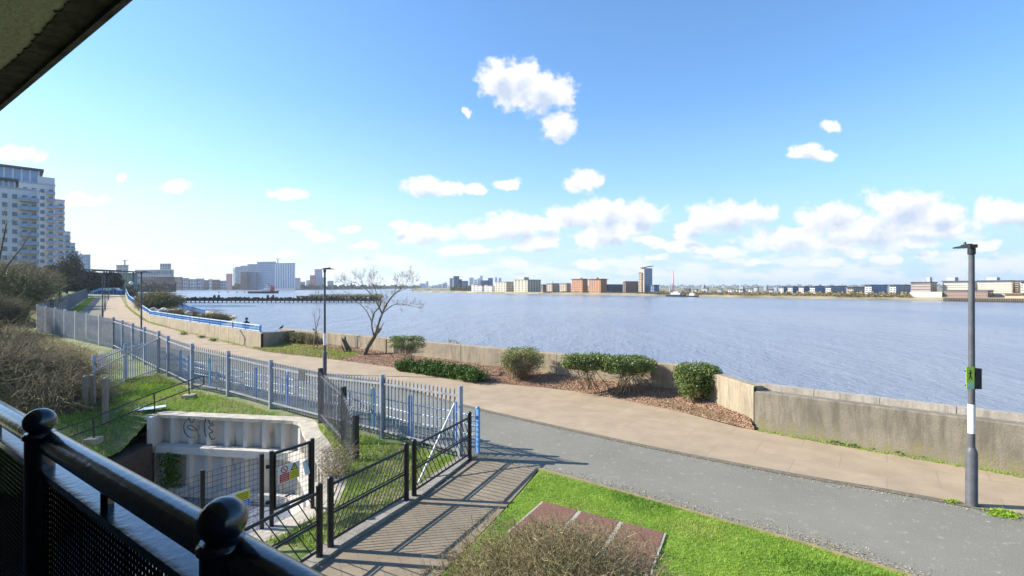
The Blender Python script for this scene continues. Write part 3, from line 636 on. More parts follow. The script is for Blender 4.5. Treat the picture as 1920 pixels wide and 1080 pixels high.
p_ = P(566, 704, 17.15); obj('fence_plate', MB().box((p_.x, p_.y, p_.z), (.36, .02, .40), R(-33)), MATS['lamp_grey_paint'], None, label='blank dark grey plate fixed to the grey fence near its tall black post', category='plate')
# leaning brace at the end of the silver fence
o = obj('brace_pole', MB().tube([(-1.5, 12.55, 1.45), (-2.15, 11.0, -.0)], .028, 8), mat('pale_steel', (.62, .62, .62), .5), None, label='pale steel pole leaning from the end post of the grey fence to the grass', category='brace')
# blue guard rail just behind the silver fence
t = thing('guard_rail', 'blue guard rail posts and thin rails just behind the grey palisade fence', 'railing', (-.9, 13.0, 0))
gpts = [(-.93, 13.0), (-1.6, 13.55), (-3.05, 14.4), (-4.5, 15.5), (-6.9, 17.3), (-8.6, 18.4), (-10.3, 19.3), (-13.6, 21.6), (-15.2, 22.6), (-16.7, 24.2)]
for i, p in enumerate(gpts):
    z = g(p[1]); h = 1.22
    mb = MB().box((p[0], p[1], z+h/2), (.11, .075, h), R(-35)); mb.lathe((p[0], p[1], z+h), [(.055, 0), (.05, .03), (.0001, .05)], 12)
    obj('post', mb, BLUE, t)
    if i:
        q = gpts[i-1]; mb = MB()
        for zz in (.45, .72, .98): mb.tube([(p[0], p[1], z+zz), (q[0], q[1], g(q[1])+zz)], .02, 6)
        n_ = int(math.dist(p, q)/.3)
        for k in range(1, n_): r = (q[0]+(p[0]-q[0])*k/n_, q[1]+(p[1]-q[1])*k/n_); mb.tube([(*r, z+.45), (*r, z+.98)], .012, 5)
        obj('rail_panel', mb, LBLUE, t)
mb = MB()
for k in range(7): mb.tube([(-1.12, 12.86, .25+k*.13), (-.97, 12.96, .22+k*.13)], .018, 6)
obj('ladder_loop', mb, LBLUE, t)
# black lattice railing along the ramp
rt = thing('black_railing', 'black steel railing with diagonal bars along the slab ramp', 'railing', (-2.1, 10.2, 0))
RP = [(-1.1, 12.45), (-2.08, 10.2), (-3.1, 8.2), (-3.17, 7.9), (-4.6, 4.7)]
def rpost(x, y, h=1.25): 
    mb = MB().tube([(x, y, -.15), (x, y, h-.02)], .055, 14).lathe((x, y, h-.02), [(.055, 0), (.05, .02), (.03, .035), (.0001, .04)], 14)
    mb.lathe((x, y, 0), [(.10, .0), (.10, .03), (.06, .05)], 14); obj('post', mb, BLACK, rt)
for x, y in RP: rpost(x, y)
rpost(-2.2, 10.0)
def lattice(a, b, sgn, step=.13):
    A, B = Vector((*a, 0)), Vector((*b, 0)); d = (B-A).normalized(); A = A+d*.06; B = B-d*.06; ln = (B-A).length; mb = MB()
    for z, r in ((.17, .024), (.62, .022), (1.12, .027)): mb.tube([A+Vector((0, 0, z)), B+Vector((0, 0, z))], r, 8)
    mb.tube([A+Vector((0, 0, .67)), B+Vector((0, 0, .67))], .015, 6)
    for lo, hi in ((.17, .62), (.67, 1.12)):
        x = -.5
        while x < ln+.5:
            x0, x1 = x, x+(hi-lo)*.62*sgn; z0, z1 = lo, hi
            t0 = max(0, min(1, ((0 if x1 > x0 else ln)-x0)/(x1-x0))); t1 = max(0, min(1, ((ln if x1 > x0 else 0)-x0)/(x1-x0)))
            if 0 <= x0 <= ln: t0 = 0
            if 0 <= x1 <= ln: t1 = 1
            if t1-t0 > .05 and (0 <= x0 <= ln or 0 <= x1 <= ln): mb.tube([A+d*(x0+(x1-x0)*t0)+Vector((0, 0, z0+(z1-z0)*t0)), A+d*(x0+(x1-x0)*t1)+Vector((0, 0, z0+(z1-z0)*t1))], .0095, 5)
            x += step
    obj('lattice_panel', mb, BLACK, rt)
lattice(RP[0], RP[1], 1, .16); lattice((-2.2, 10.0), RP[2], -1, .115); lattice(RP[3], RP[4], 1, .2)
# weld-mesh fence and gate on the pit edge
MZ = -.25
def meshpanel(a, b, z0, z1, px=.075, pz=.2, r=.003):
    A, B = Vector((*a, 0)), Vector((*b, 0)); mb = MB(); n_ = max(1, int((B-A).length/px))
    for k in range(n_+1): p = A.lerp(B, k/n_); mb.tube([p+Vector((0, 0, z0)), p+Vector((0, 0, z1))], r, 4, cap=False)
    k = z0
    while k <= z1+.001:
        mb.tube([A+Vector((0, 0, k)), B+Vector((0, 0, k))], r*1.3, 4, cap=False); k += pz*.5
    return mb
mt = thing('mesh_fence', 'black welded mesh fence panels round the near edge of the pit', 'fence', (-4.85, 9.3, MZ))
mp_ = [(-4.86, 9.32), (-5.48, 8.5), (-5.95, 7.4), (-6, 5.6)]
for p in mp_: obj('post', MB().box((*p, .5), (.07, .07, 1.52), R(-50)), BLACK, mt)
for a, b in zip(mp_, mp_[1:]): obj('mesh_panel', meshpanel(a, b, MZ+.05, 1.2), BLACK, mt)
obj('mesh_panel', meshpanel((-4.22, 10.3), (-4.16, 12.7), MZ+.05, 1.2), BLACK, mt)
gt = thing('mesh_gate', 'black framed mesh gate carrying the red and yellow warning sign', 'gate', (-4.75, 9.45, MZ))
ga, gb = (-4.72, 9.42), (-4.24, 10.2)
for p in (ga, gb): obj('gate_post', MB().box((*p, .48), (.075, .075, 1.6), R(-58)), BLACK, gt)
mb = MB()
for z in (.12, 1.22): mb.bar((*ga, z), (*gb, z), .05, .05)
d_ = Vector((gb[0]-ga[0], gb[1]-ga[1], 0)).normalized()
for p, s in ((ga, 1), (gb, -1)): mb.bar((p[0]+d_.x*.07*s, p[1]+d_.y*.07*s, .1), (p[0]+d_.x*.07*s, p[1]+d_.y*.07*s, 1.24), .04, .04)
obj('gate_frame', mb, BLACK, gt); obj('mesh_panel', meshpanel((ga[0]+d_.x*.08, ga[1]+d_.y*.08), (gb[0]-d_.x*.08, gb[1]-d_.y*.08), .14, 1.2), BLACK, gt)
obj('hinge', MB().box((ga[0]-.03, ga[1]-.05, 1.0), (.09, .05, .07), R(58)).box((ga[0]-.03, ga[1]-.05, .3), (.09, .05, .07), R(58)), BLACK, gt)
# signs
def lines(mb, o, u, v, x0, x1, ys_, mi, h=.008, th=.003):
    for y in ys_: mb.plate(o, u, v, [(x0, y-h/2), (x1, y-h/2), (x1, y+h/2), (x0, y+h/2)], th, mi)
def warn_sign(label, c, u, size, spec):
    v = Vector((0, 0, 1)); u = Vector(u).normalized(); nrm = u.cross(v); o = Vector(c); W_, H_ = size
    t = thing('warning_sign', label, 'sign', o)
    obj('plate', MB().plate(o-nrm*.004, u, v, [(-W_/2, -H_/2), (W_/2, -H_/2), (W_/2, H_/2), (-W_/2, H_/2)], .004), WHITE, t)
    spec(t, o+nrm*.0015, u, v, W_, H_); return t
def spec1(t, o, u, v, W_, H_):
    q = lambda x0, y0, x1, y1: [(x0*W_, y0*H_), (x1*W_, y0*H_), (x1*W_, y1*H_), (x0*W_, y1*H_)]
    obj('panel', MB().plate(o, u, v, q(-.46, -.46, -.02, .02), .002), RED, t); obj('panel', MB().plate(o, u, v, q(.0, -.46, .46, .02), .002), YEL, t)
    mb = MB(); n_ = 28; ring = []
    for k in range(n_): a = 2*math.pi*k/n_; ring.append(((-.24*W_+.075*math.cos(a)), (.26*H_+.075*math.sin(a))))
    for k in range(n_):
        a, b = ring[k], ring[(k+1) % n_]; i1 = (-.24*W_+(a[0]+.24*W_)*.74, .26*H_+(a[1]-.26*H_)*.74); i2 = (-.24*W_+(b[0]+.24*W_)*.74, .26*H_+(b[1]-.26*H_)*.74)
        mb.plate(o, u, v, [i1, i2, b, a], .002)
    mb.plate(o, u, v, [(-.24*W_-.05, .26*H_+.04), (-.24*W_-.04, .26*H_+.055), (-.24*W_+.05, .26*H_-.04), (-.24*W_+.04, .26*H_-.055)], .003)
    obj('prohibition_ring', mb, RED, t)
    cx0 = .23*W_; cy0 = .27*H_
    obj('hazard_triangle', MB().plate(o, u, v, [(cx0-.085, cy0-.07), (cx0+.085, cy0-.07), (cx0, cy0+.08)], .002, 0).plate(o, u, v, [(cx0-.055, cy0-.052), (cx0+.055, cy0-.052), (cx0, cy0+.045)], .0035, 1).plate(o, u, v, [(cx0-.008, cy0-.03), (cx0+.008, cy0-.03), (cx0+.008, cy0+.02), (cx0-.008, cy0+.02)], .005, 0), [INK, YEL], t)
    mb = MB(); lines(mb, o, u, v, -.42*W_, -.06*W_, [-.06*H_, -.16*H_, -.27*H_, -.38*H_], 0, th=.0035); lines(mb, o, u, v, .05*W_, .42*W_, [-.06*H_, -.16*H_, -.27*H_, -.38*H_], 1, th=.0035); obj('small_print', mb, [WHITE, INK], t)
def spec2(t, o, u, v, W_, H_):
    q = lambda x0, y0, x1, y1: [(x0*W_, y0*H_), (x1*W_, y0*H_), (x1*W_, y1*H_), (x0*W_, y1*H_)]
    obj('panel', MB().plate(o, u, v, q(-.1, -.05, .48, .42), .002), YEL, t); obj('panel', MB().plate(o, u, v, q(-.1, -.46, .48, -.08), .002), SBLUE, t)
    cx0 = -.32*W_; obj('hazard_triangle', MB().plate(o, u, v, [(cx0-.07, -.02), (cx0+.07, -.02), (cx0, .1)], .002, 0).plate(o, u, v, [(cx0-.042, -.008), (cx0+.042, -.008), (cx0, .065)], .0035, 1), [INK, YEL], t)
    mb = MB(); lines(mb, o, u, v, -.05*W_, .42*W_, [.02*H_, .12*H_, .22*H_, .32*H_], 0, .011, .0035); lines(mb, o, u, v, -.05*W_, .42*W_, [-.16*H_, -.27*H_, -.37*H_], 1, .011, .0035); obj('small_print', mb, [INK, WHITE], t)
dg_ = Vector((gb[0]-ga[0], gb[1]-ga[1], 0)).normalized()
c1 = Vector((-4.53, 9.72, .76)); warn_sign('white sign with a red panel and a yellow panel, fixed on the mesh gate', c1+Vector((.035, -.025, 0)), dg_, (.46, .34), spec1)
c2 = Vector((-5.13, 8.96, .52)); warn_sign('white sign with yellow over blue panels on the mesh fence', c2+Vector((.03, -.03, 0)), (.6, .8, 0), (.44, .32), spec2)
obj('notice_sheet', MB().plate((-4.33, 9.98, .72), (.25, .97, 0), (-.2, 0, .98), [(0, -.14), (.15, -.16), (.15, .16), (0, .14)], .004), WHITE, None, label='small crooked white sheet hanging on the gate right of the red and yellow sign', category='sheet')

# ------------------------------------------------------------------ the white sheet-piled pit
pt = thing('sheet_pile_wall', 'white painted sheet-pile retaining wall curving round the sunken pit', 'wall', (-9, 17, -.2))
def offs(poly, d):
    out = []
    for i, p in enumerate(poly):
        a = Vector(poly[max(i-1, 0)]); b = Vector(poly[min(i+1, len(poly)-1)]); t_ = (b-a).normalized(); out.append((p[0]+t_.y*d, p[1]-t_.x*d))
    return out                                     # positive d: to the right of travel = into the pit
cum = [0]
for a, b in zip(PIT, PIT[1:]): cum.append(cum[-1]+math.dist(a, b))
def at(s):
    s = max(0, min(cum[-1], s)); j = 0
    while j < len(cum)-2 and cum[j+1] < s: j += 1
    f = (s-cum[j])/(cum[j+1]-cum[j]); a, b = Vector(PIT[j]), Vector(PIT[j+1]); t_ = (b-a).normalized(); p = a.lerp(b, f); return p, Vector((t_.y, -t_.x))
per = .74
for zt, zb_, off0, amp in ((-.28, -1.3, -.12, .24), (-1.5, -2.75, .10, .12), (-2.95, -4.6, .22, .12)):
    mb = MB(); s = 0; prof = []
    while s < cum[-1]:
        for f, o_ in ((0, 0), (.10, amp), (.30, amp), (.42, 0)):
            prof.append((s+f*per, o_))
        s += per
    for s, o_ in prof:
        if s > cum[-1]: break
        p, nn = at(s); q = p+nn*(off0+o_-.12); mb.v += [(q.x, q.y, zb_), (q.x, q.y, zt)]
    for i in range(len(mb.v)//2-1): mb.f.append((2*i, 2*i+2, 2*i+3, 2*i+1)); mb.m.append(0); mb.sm.append(False)
    obj('sheet_piles', mb, WHITEP, pt)
def beam(z0, z1, o0, o1, m, name):
    A, B = offs(PIT, o0), offs(PIT, o1); mb = MB(); n_ = len(PIT)
    for i in range(n_): mb.v += [(*A[i], z0), (*B[i], z0), (*B[i], z1), (*A[i], z1)]
    for i in range(n_-1):
        for k in range(4): mb.f.append((i*4+k, i*4+(k+1) % 4, i*4+4+(k+1) % 4, i*4+4+k)); mb.m.append(0); mb.sm.append(False)
    mb.f.append((3, 2, 1, 0)); mb.m.append(0); mb.sm.append(False)
    obj(name, mb, m, pt)
beam(-.30, -.19, -.42, .10, CAPW, 'coping'); beam(-1.52, -1.26, -.1, .30, WHITEP, 'waling'); beam(-2.98, -2.72, -.1, .42, WHITEP, 'waling')
obj('end_plate', MB().box((-13.08, 17.55, -.75), (.16, .5, 1.1)), WHITEP, pt)
struct('pit_floor', MB().prism([(-16, 1.5), (-3.6, 1.5), (-3.6, 18.2), (-16, 18.2)], -5.2, -4.5), mat('pit_mud', (.09, .075, .055), .9, c2=(.15, .12, .09), sc_=1.5))
obj('timber_wall', MB().plate((-12.95, 17.3, -5), (-.22, -2.0, 0), (0, 0, 1), [(0, 0), (1, 0), (1, 3.72), (0, 3.85)], .7).plate((-13.17, 15.3, -5), (-.4, -3.8, 0), (0, 0, 1), [(0, 0), (1, 0), (1, 3.6), (0, 3.72)], .7).plate((-13.57, 11.5, -5), (-.6, -8, 0), (0, 0, 1), [(0, 0), (1, 0), (1, 3.5), (0, 3.6)], .7), TIMB, None,
    label='dark timber retaining wall at the left end of the pit', category='wall')
# squiggle painted on the wall
mb = MB()
def squig(pts, Y0, r=.016):
    q = [P(x, y, 17.42) for x, y in pts]; q = bez(q, 5); mb.tube([(v.x, 17.36 if v.x < -11.1 else 17.33, v.z) for v in q], r, 6)
squig([(356, 783), (348, 792), (347, 805), (352, 815), (361, 820), (367, 818)], 0)
squig([(356, 782), (361, 792), (367, 784)], 0); squig([(353, 800), (358, 796), (366, 800), (371, 806), (362, 806), (354, 801)], 0)
squig([(373, 797), (376, 801), (372, 808), (375, 818)], 0, .01)
squig([(389, 783), (385, 795), (386, 808), (390, 818)], 0); squig([(393, 783), (397, 794), (403, 790)], 0); squig([(404, 795), (394, 800), (402, 808), (395, 812), (400, 822), (406, 820)], 0)
obj('graffiti', mb, INK, pt, label='black graffiti squiggles on the top tier')
# steel handrail on the bank
hr = thing('bank_handrail', 'thin black two-rail handrail sloping down the green bank', 'handrail', (-13.2, 19.6, 0))
tp = [(-13.1, 20.4, .72), (-13.2, 19.6, .67), (-13.42, 18.0, .52), (-14.05, 16.1, .12), (-14.6, 14.2, -.15), (-15, 12.5, -.5)]
mb = MB(); mb.tube(tp, .022, 6); mb.tube([(x, y, z-.36) for x, y, z in tp], .022, 6); mb.tube([tp[0], (tp[0][0], tp[0][1], tp[0][2]-.36)], .022, 6); obj('rails', mb, BLACK, hr)
for x, y, z in tp[1:5]: obj('post', MB().tube([(x, y, z), (x+.03, y, z-.78)], .024, 6), BLACK, hr)
obj('footing', MB().box((-13.18, 19.6, -.02), (.42, .38, .26), .2), COPE, hr); obj('footing', MB().box((-14.05, 16.1, -.66), (.4, .4, .2), .2), COPE, hr)
obj('litter_sheet', MB().plate((-13.65, 18.15, -.08), (.95, .35, .06), (-.2, .6, .02), [(-.5, -.3), (.1, -.38), (.5, -.2), (.42, .3), (-.1, .22), (-.45, .35)], .02), LBLUE, None, label='crumpled pale blue plastic sheet lying on the green bank under the handrail', category='litter')

# ------------------------------------------------------------------ lamp posts
def lamp(x, y, label, L_=5.33, band=False, sign=False):
    z = g(y); t = thing('street_lamp', label, 'street lamp', (x, y, z), 'lamp posts along the riverside path')
    n_ = 16 if y < 40 else 8
    obj('base_sleeve', MB().lathe((x, y, z), [(.12, -.02), (.105, .0), (.098, .02), (.098, 1.08), (.085, 1.14), (.06, 1.2)], n_), LAMPM, t)
    obj('pole', MB().tube([(x, y, z+1.1), (x, y, z+L_-.06)], [.058, .048], n_), LAMPM, t)
    d = Vector((.40, .92, 0)).normalized(); s = Vector((d.y, -d.x, 0)); top = Vector((x, y, z+L_))
    mb = MB().tube([top-Vector((0, 0, .16)), top-Vector((0, 0, .03))], .065, n_)
    a = top-d*.1; b = top+d*.56
    mb.add([a-s*.06+Vector((0, 0, -.03)), a+s*.06+Vector((0, 0, -.03)), b+s*.11+Vector((0, 0, .0)), b-s*.11+Vector((0, 0, 0)), a-s*.06+Vector((0, 0, .04)), a+s*.06+Vector((0, 0, .04)), b+s*.11+Vector((0, 0, .03)), b-s*.11+Vector((0, 0, .03))],
           [(3, 2, 1, 0), (4, 5, 6, 7), (0, 1, 5, 4), (1, 2, 6, 5), (2, 3, 7, 6), (3, 0, 4, 7)])
    mb.bar(top+d*.05+Vector((0, 0, .05)), top+d*.4+Vector((0, 0, .05)), .07, .03)
    hd = obj('lamp_head', mb, LAMPB, t)
    obj('sensor_cap', MB().tube([top+d*.3+Vector((0, 0, .05)), top+d*.3+Vector((0, 0, .12))], [.035, .02], 8), LAMPM, t)
    if band: obj('white_band', MB().tube([(x, y, z+1.49), (x, y, z+2.09)], .0625, n_, cap=False), WHITE, t)
    return t
LP = [(9.46, 9.88), (-9.44, 24.2), (-27.8, 36), (-49.9, 58.5), (-61.9, 73), (-90, 107)]
LL = ['tall grey lamp post at right with a white band and a lime sign', 'slim dark lamp post with a white band behind the middle of the grey fence', 'dark lamp post at the bend in front of the blue railing corner',
      'nearest of the three dark lamp posts close together on the far footpath', 'second of the three dark lamp posts in line on the far footpath', 'farthest and smallest lamp post on the footpath before the blue gate']
for i, (p, l_) in enumerate(zip(LP, LL)): lamp(*p, l_, band=i < 2)
x, y = LP[0]
t = thing('path_sign', 'lime green sign with a black walking figure strapped to the right lamp post', 'sign', (x-.1, y-.06, 2.7))
o = Vector((x-.185, y-.075, 2.42)); u = Vector((1, -.12, 0)).normalized(); v = Vector((0, 0, 1))
obj('plate', MB().plate(o, u, v, [(0, 0), (.15, 0), (.15, .45), (0, .45)], .006), LIME, t)
o2 = o+u.cross(v)*.007
obj('lower_panel', MB().plate(o2, u, v, [(.01, .01), (.14, .01), (.14, .13), (.01, .13)], .002), TEAL, t)
mb = MB()
for a in ([(.068, .36), (.085, .36), (.088, .38), (.076, .39), (.065, .38)], [(.065, .27), (.085, .27), (.088, .35), (.068, .355)], [(.066, .28), (.078, .27), (.055, .19), (.042, .19)], [(.072, .27), (.086, .27), (.112, .20), (.10, .19)], [(.068, .345), (.066, .325), (.040, .30), (.037, .31)], [(.084, .345), (.085, .325), (.112, .31), (.113, .32)]):
    mb.plate(o2, u, v, a, .003)
obj('walking_figure', mb, INK, t)
obj('small_print', MB().plate(o2, u, v, [(.025, .09), (.12, .09), (.12, .105), (.025, .105)], .004).plate(o2, u, v, [(.025, .055), (.10, .055), (.10, .07), (.025, .07)], .004), WHITE, t)
mb = MB().box((x+.085, y-.01, 2.62), (.11, .13, .42), -.1).box((x+.0, y-.0, 2.76), (.16, .14, .03), -.1).box((x+.0, y-.0, 2.46), (.16, .14, .03), -.1)
obj('control_box', mb, LAMPB, None, label='black box strapped to the right lamp post beside the lime sign', category='box')
# weeds at the foot of the right wall and the lamp
def tuft(x, y, z, r, n, m, label, h=.12, size=.03):
    c = rng.normal(size=(n, 3))*np.array([r, r*.6, h*.4])*.5+np.array([x, y, z+h*.45]); c[:, 2] = np.maximum(c[:, 2], z+.01)
    return obj('weed', (leaves(c, size, .3), 4), m, None, label=label, category='weed', group='weeds at the foot of the river wall')
for px, py, r, n_, l_ in ((1570, 832, .28, 160, 'low weed patch at the wall foot, nearest the dark wall joint'), (1600, 838, .12, 90, 'small dark weed clump between two patches along the right wall'), (1640, 843, .10, 90, 'small weed sprig midway along the right wall foot'),
                          (1740, 858, .24, 260, 'largest leafy green weed at the foot of the right wall'), (1855, 878, .14, 150, 'dark spiky weed at the wall foot right of the lamp post'), (1690, 851, .18, 120, 'thin weed strip left of the largest leafy weed')):
    X_, Y_ = GP(px, py); tuft(X_, Y_, .0, r, n_, LEAF, l_)
for px, py, r, n_, l_ in ((1880, 965, .26, 1000, 'bright green grass tuft on the path edge right of the lamp post'), (1785, 942, .16, 160, 'small green weed on the path edge left of the lamp post')):
    X_, Y_ = GP(px, py); o = tuft(X_, Y_, .0, r, n_, BLADE, l_, .07, .022); o['group'] = 'weeds on the kerb line'
wx = [(a+(b-a)*k/60+rng.normal()*.03, c_+(d-c_)*k/60+rng.normal()*.03) for (a, c_), (b, d) in (((12.4, 11.1), (7.62, 15.1)),) for k in range(60)]
for q in wx[::1]: pass
c = np.array([(x+rng.normal()*.03, y-.05+rng.normal()*.05) for x, y in wx for _ in range(40)])
blades('wall_foot_grass', c, lambda x, y: .0, .02, .08, .006, BLADE2)

wx = [(-17.3, 32.85), (-29.1, 43.15), (-40.8, 53.85), (-54.1, 68.85), (-69.7, 86.85)]; c = []
for (a, b), (c_, d) in zip(wx, wx[1:]):
    for k in range(900): f = random.random(); c.append((a+(c_-a)*f-abs(random.gauss(0, .22))*.65, b+(d-b)*f-abs(random.gauss(0, .22))*.75))
c = np.array(c); gt_ = np.sin(c[:, 1]*.9)+np.sin(c[:, 1]*2.3+1); blades('wall_foot_grass', c[gt_ > .35], lambda x, y: g(y), .05, .2, .015, BLADE2); blades('wall_foot_grass', c[gt_ <= .1], lambda x, y: g(y), .02, .12, .012, STRAW)
for px, py, l_ in ((378, 634, 'small dark weed clump under the second panel joint of the blue-railed wall'), (400, 640, 'dark weed clump right of the smaller one under the blue-railed wall'), (345, 628, 'leftmost small weed at the foot of the blue-railed wall')):
    X_, Y_ = GP(px, py); tuft(X_, Y_, g(Y_), .3, 200, LEAF, l_, .25, .05)
# ------------------------------------------------------------------ plants
def shrub(label, x, y, z, rx, ry, ztop, zlow, m, n=5200, stems=16, lsize=.035, cat='shrub', group=None, name='clipped_shrub', lean=0, stemr=.014, bare=.0):
    t = thing(name, label, cat, (x, y, z), group); rx *= 1.14; lsize *= 1.25
    if n > 1000: n = int(n*1.5)
    c = ellip(n, (x+lean, y, (ztop+zlow)/2), (rx, ry, (ztop-zlow)/2), .35, 34, .26)
    cc_ = np.array([x+lean, y, (ztop+zlow)/2]); rr_ = np.array([rx, ry, (ztop-zlow)/2]); qn = (c-cc_)/rr_; c = cc_+np.sign(qn)*np.abs(qn)**.72*rr_*.92
    top = ztop-.02+.05*np.sin(c[:, 0]*5)*np.cos(c[:, 1]*4); c[:, 2] = np.where(c[:, 2] > top, top-rng.uniform(0, .08, len(c)), c[:, 2])
    c[:, 2] = np.maximum(c[:, 2], z+.03)
    obj('foliage', (leaves(c, lsize), 4), m, t)
    p0 = np.column_stack([x+rng.normal(size=stems)*rx*.22, y+rng.normal(size=stems)*ry*.2, np.full(stems, z-.03)])
    tips = ellip(stems, (x+lean, y, (ztop+zlow)/2), (rx*.8, ry*.8, (ztop-zlow)*.4), .3); mid = (p0+tips)/2+rng.normal(size=(stems, 3))*.08; mid[:, 2] = z+(tips[:, 2]-z)*.5
    k = rng.integers(0, stems, stems*14); q0 = tips[k]*.55+mid[k]*.45+rng.normal(size=(len(k), 3))*.04; q1 = q0+rng.normal(size=(len(k), 3))*np.array([rx, ry, .35])*.38
    q1[:, 2] = np.minimum(q1[:, 2], ztop-.03)
    A = np.concatenate([p0, mid, q0]); B = np.concatenate([mid, tips, q1]); r0 = np.concatenate([np.full(stems, stemr), np.full(stems, stemr*.7), np.full(len(k), stemr*.35)])
    v, f = sticks(A, B, r0, r0*.55); npobj('stem', v, f, TWIG, t)
    return t
GS = 'clipped evergreen shrubs in front of the tan flood wall'
def sb(px, py, z): return GZ(px, py, z)
x, y = sb(762, 690, .25); shrub('leafy evergreen shrub on bare stems just right of the bare leaning tree', x, y, .25, .95, .6, 1.98, 1.2, LEAF, 2200, 26, group=GS)
x, y = sb(978, 708, .28); shrub('brownish twiggy shrub standing alone between the low hedge and the wide double shrubs', x, y, .26, 1.0, .7, 1.74, .45, MATS['olive_leaf'], 4200, 110, .03, group=GS)
x, y = sb(1104, 728, .28); shrub('left one of two joined green shrubs, dark top on spreading bare stems', x, y, .24, 1.08, .7, 1.80, 1.05, LEAF, 6500, 20, group=GS, stemr=.022)
x, y = sb(1174, 733, .28); shrub('right one of two joined green shrubs, casting a wide shadow on the wall', x, y, .24, 1.1, .7, 1.76, 1.0, LEAF, 7000, 20, group=GS, stemr=.022)
x, y = sb(1308, 750, .28); shrub('rightmost dense green shrub by the corner of the flood wall', x, y, .2, .78, .72, 1.72, .3, LEAF, 9500, 18, group=GS)
x, y = sb(850, 678, .28); shrub('thin sparse shrub against the wall behind the low dark hedge', x, y, .28, .45, .3, 1.55, 1.0, LEAFB, 260, 9, .03, stemr=.01)
x, y = sb(1040, 700, .28); shrub('tiny bare twiggy bush between the brownish shrub and the joined shrubs', x, y, .28, .4, .3, 1.0, .5, LEAFB, 120, 9, .03, stemr=.008)
# low dark hedge
t = thing('low_hedge', 'low glossy dark green hedge running along the mulch bed', 'hedge', (-3.2, 23.3, .1))
cs = [ellip(1500, (-5.6+k*.5, 25.35-k*.36, .42), (.55, .55, .38), .2, 9, .4) for k in range(9)]; c = np.concatenate(cs); c[:, 2] = np.maximum(c[:, 2], .08)
obj('foliage', (leaves(c, .05), 4), LEAFD, t)
p0 = np.column_stack([np.linspace(-5.6, -1.6, 60), np.linspace(25.35, 22.4, 60), np.full(60, .05)]); v, f = sticks(p0, p0+rng.normal(size=(60, 3))*.1+np.array([0, 0, .5]), .01, .005); npobj('stem', v, f, TWIG, t)
# brown hedge in the wall recess
t = thing('brown_hedge', 'brown-green hedge in the shaded recess of the wall, left of the middle lamp', 'hedge', (-15.3, 34.2, .2))
c = np.concatenate([ellip(1500, (-16.9+k*.75, 34.9-k*.35, .72), (.6, .5, .62), .2, 9, .4) for k in range(5)]); c[:, 2] = np.clip(c[:, 2], .2, 1.25)
obj('foliage', (leaves(c, .05), 4), LEAFB, t)
p0 = rng.normal(size=(120, 3))*np.array([1.2, .3, 0])+np.array([-15.4, 34.2, .2]); v, f = sticks(p0, p0+rng.normal(size=(120, 3))*.2+np.array([0, 0, .8]), .012, .005); npobj('stem', v, f, TWIG, t)
# bare trees
def grow(segs, p, d, ln, r, depth, spread=.5, up=.12, kids=(2, 4)):
    r = max(r, .0032)
    steps = 4; pts = [p]; q = p.copy(); dd2 = d.copy()
    for _ in range(steps):
        dd2 = (dd2+Vector((random.gauss(0, .13), random.gauss(0, .13), random.gauss(0, .1)+up*.4))).normalized(); q = q+dd2*ln/steps; pts.append(q.copy())
    for i in range(steps): segs.append((pts[i], pts[i+1], r*(1-.5*i/steps), r*(1-.5*(i+1)/steps)))
    if depth <= 0: return
    for _ in range(random.randint(*kids)):
        k = random.randint(1, steps); nd = (dd2+Vector((random.gauss(0, spread), random.gauss(0, spread), random.gauss(up, spread*.7)))).normalized()
        grow(segs, pts[k].copy(), nd, ln*random.uniform(.5, .8), r*(1-.5*k/steps)*.62, depth-1, spread, up, kids)
def seg2(segs):
    A = np.array([s[0] for s in segs]); B = np.array([s[1] for s in segs]); return sticks(A, B, np.array([s[2] for s in segs]), np.array([s[3] for s in segs]))
def baretree(label, base, limbs, r, depth=3, m=BARK, group=None, ln=1.0, name='bare_tree', spread=.5, kids=(2, 4), tw=TWIG):
    t = thing(name, label, 'tree', base, group); mb = MB(); segs = []
    for lm in limbs:
        pts = bez(lm['p'], 4); n_ = len(pts); rs_ = [lm['r0']+(lm['r1']-lm['r0'])*i/(n_-1) for i in range(n_)]
        rs_ = [max(.004, q*(1+random.uniform(-.12, .12))) for q in rs_]; mb.tube(pts, rs_, 8)
        for i in range(n_//3, n_, lm.get('every', 2)):
            d = (pts[min(i+1, n_-1)]-pts[max(0, i-1)]).normalized(); nd = (d+Vector((random.gauss(0, spread), random.gauss(0, spread), random.gauss(.1, spread)))).normalized()
            grow(segs, pts[i].copy(), nd, ln*random.uniform(.6, 1.1), rs_[i]*.45, depth, spread, .12, kids)
        grow(segs, pts[-1].copy(), (pts[-1]-pts[-2]).normalized(), ln, rs_[-1]*.9, depth, spread, .12, kids)
    obj('trunk', mb, m, t); v, f = seg2(segs); npobj('branches', v, f, tw, t); return t
T = 29.2
def q3(l_, dy=0): return [P(x, y, T+dy*k) for k, (x, y) in enumerate(l_)]
TB = P(683, 670, T)
random.seed(21)
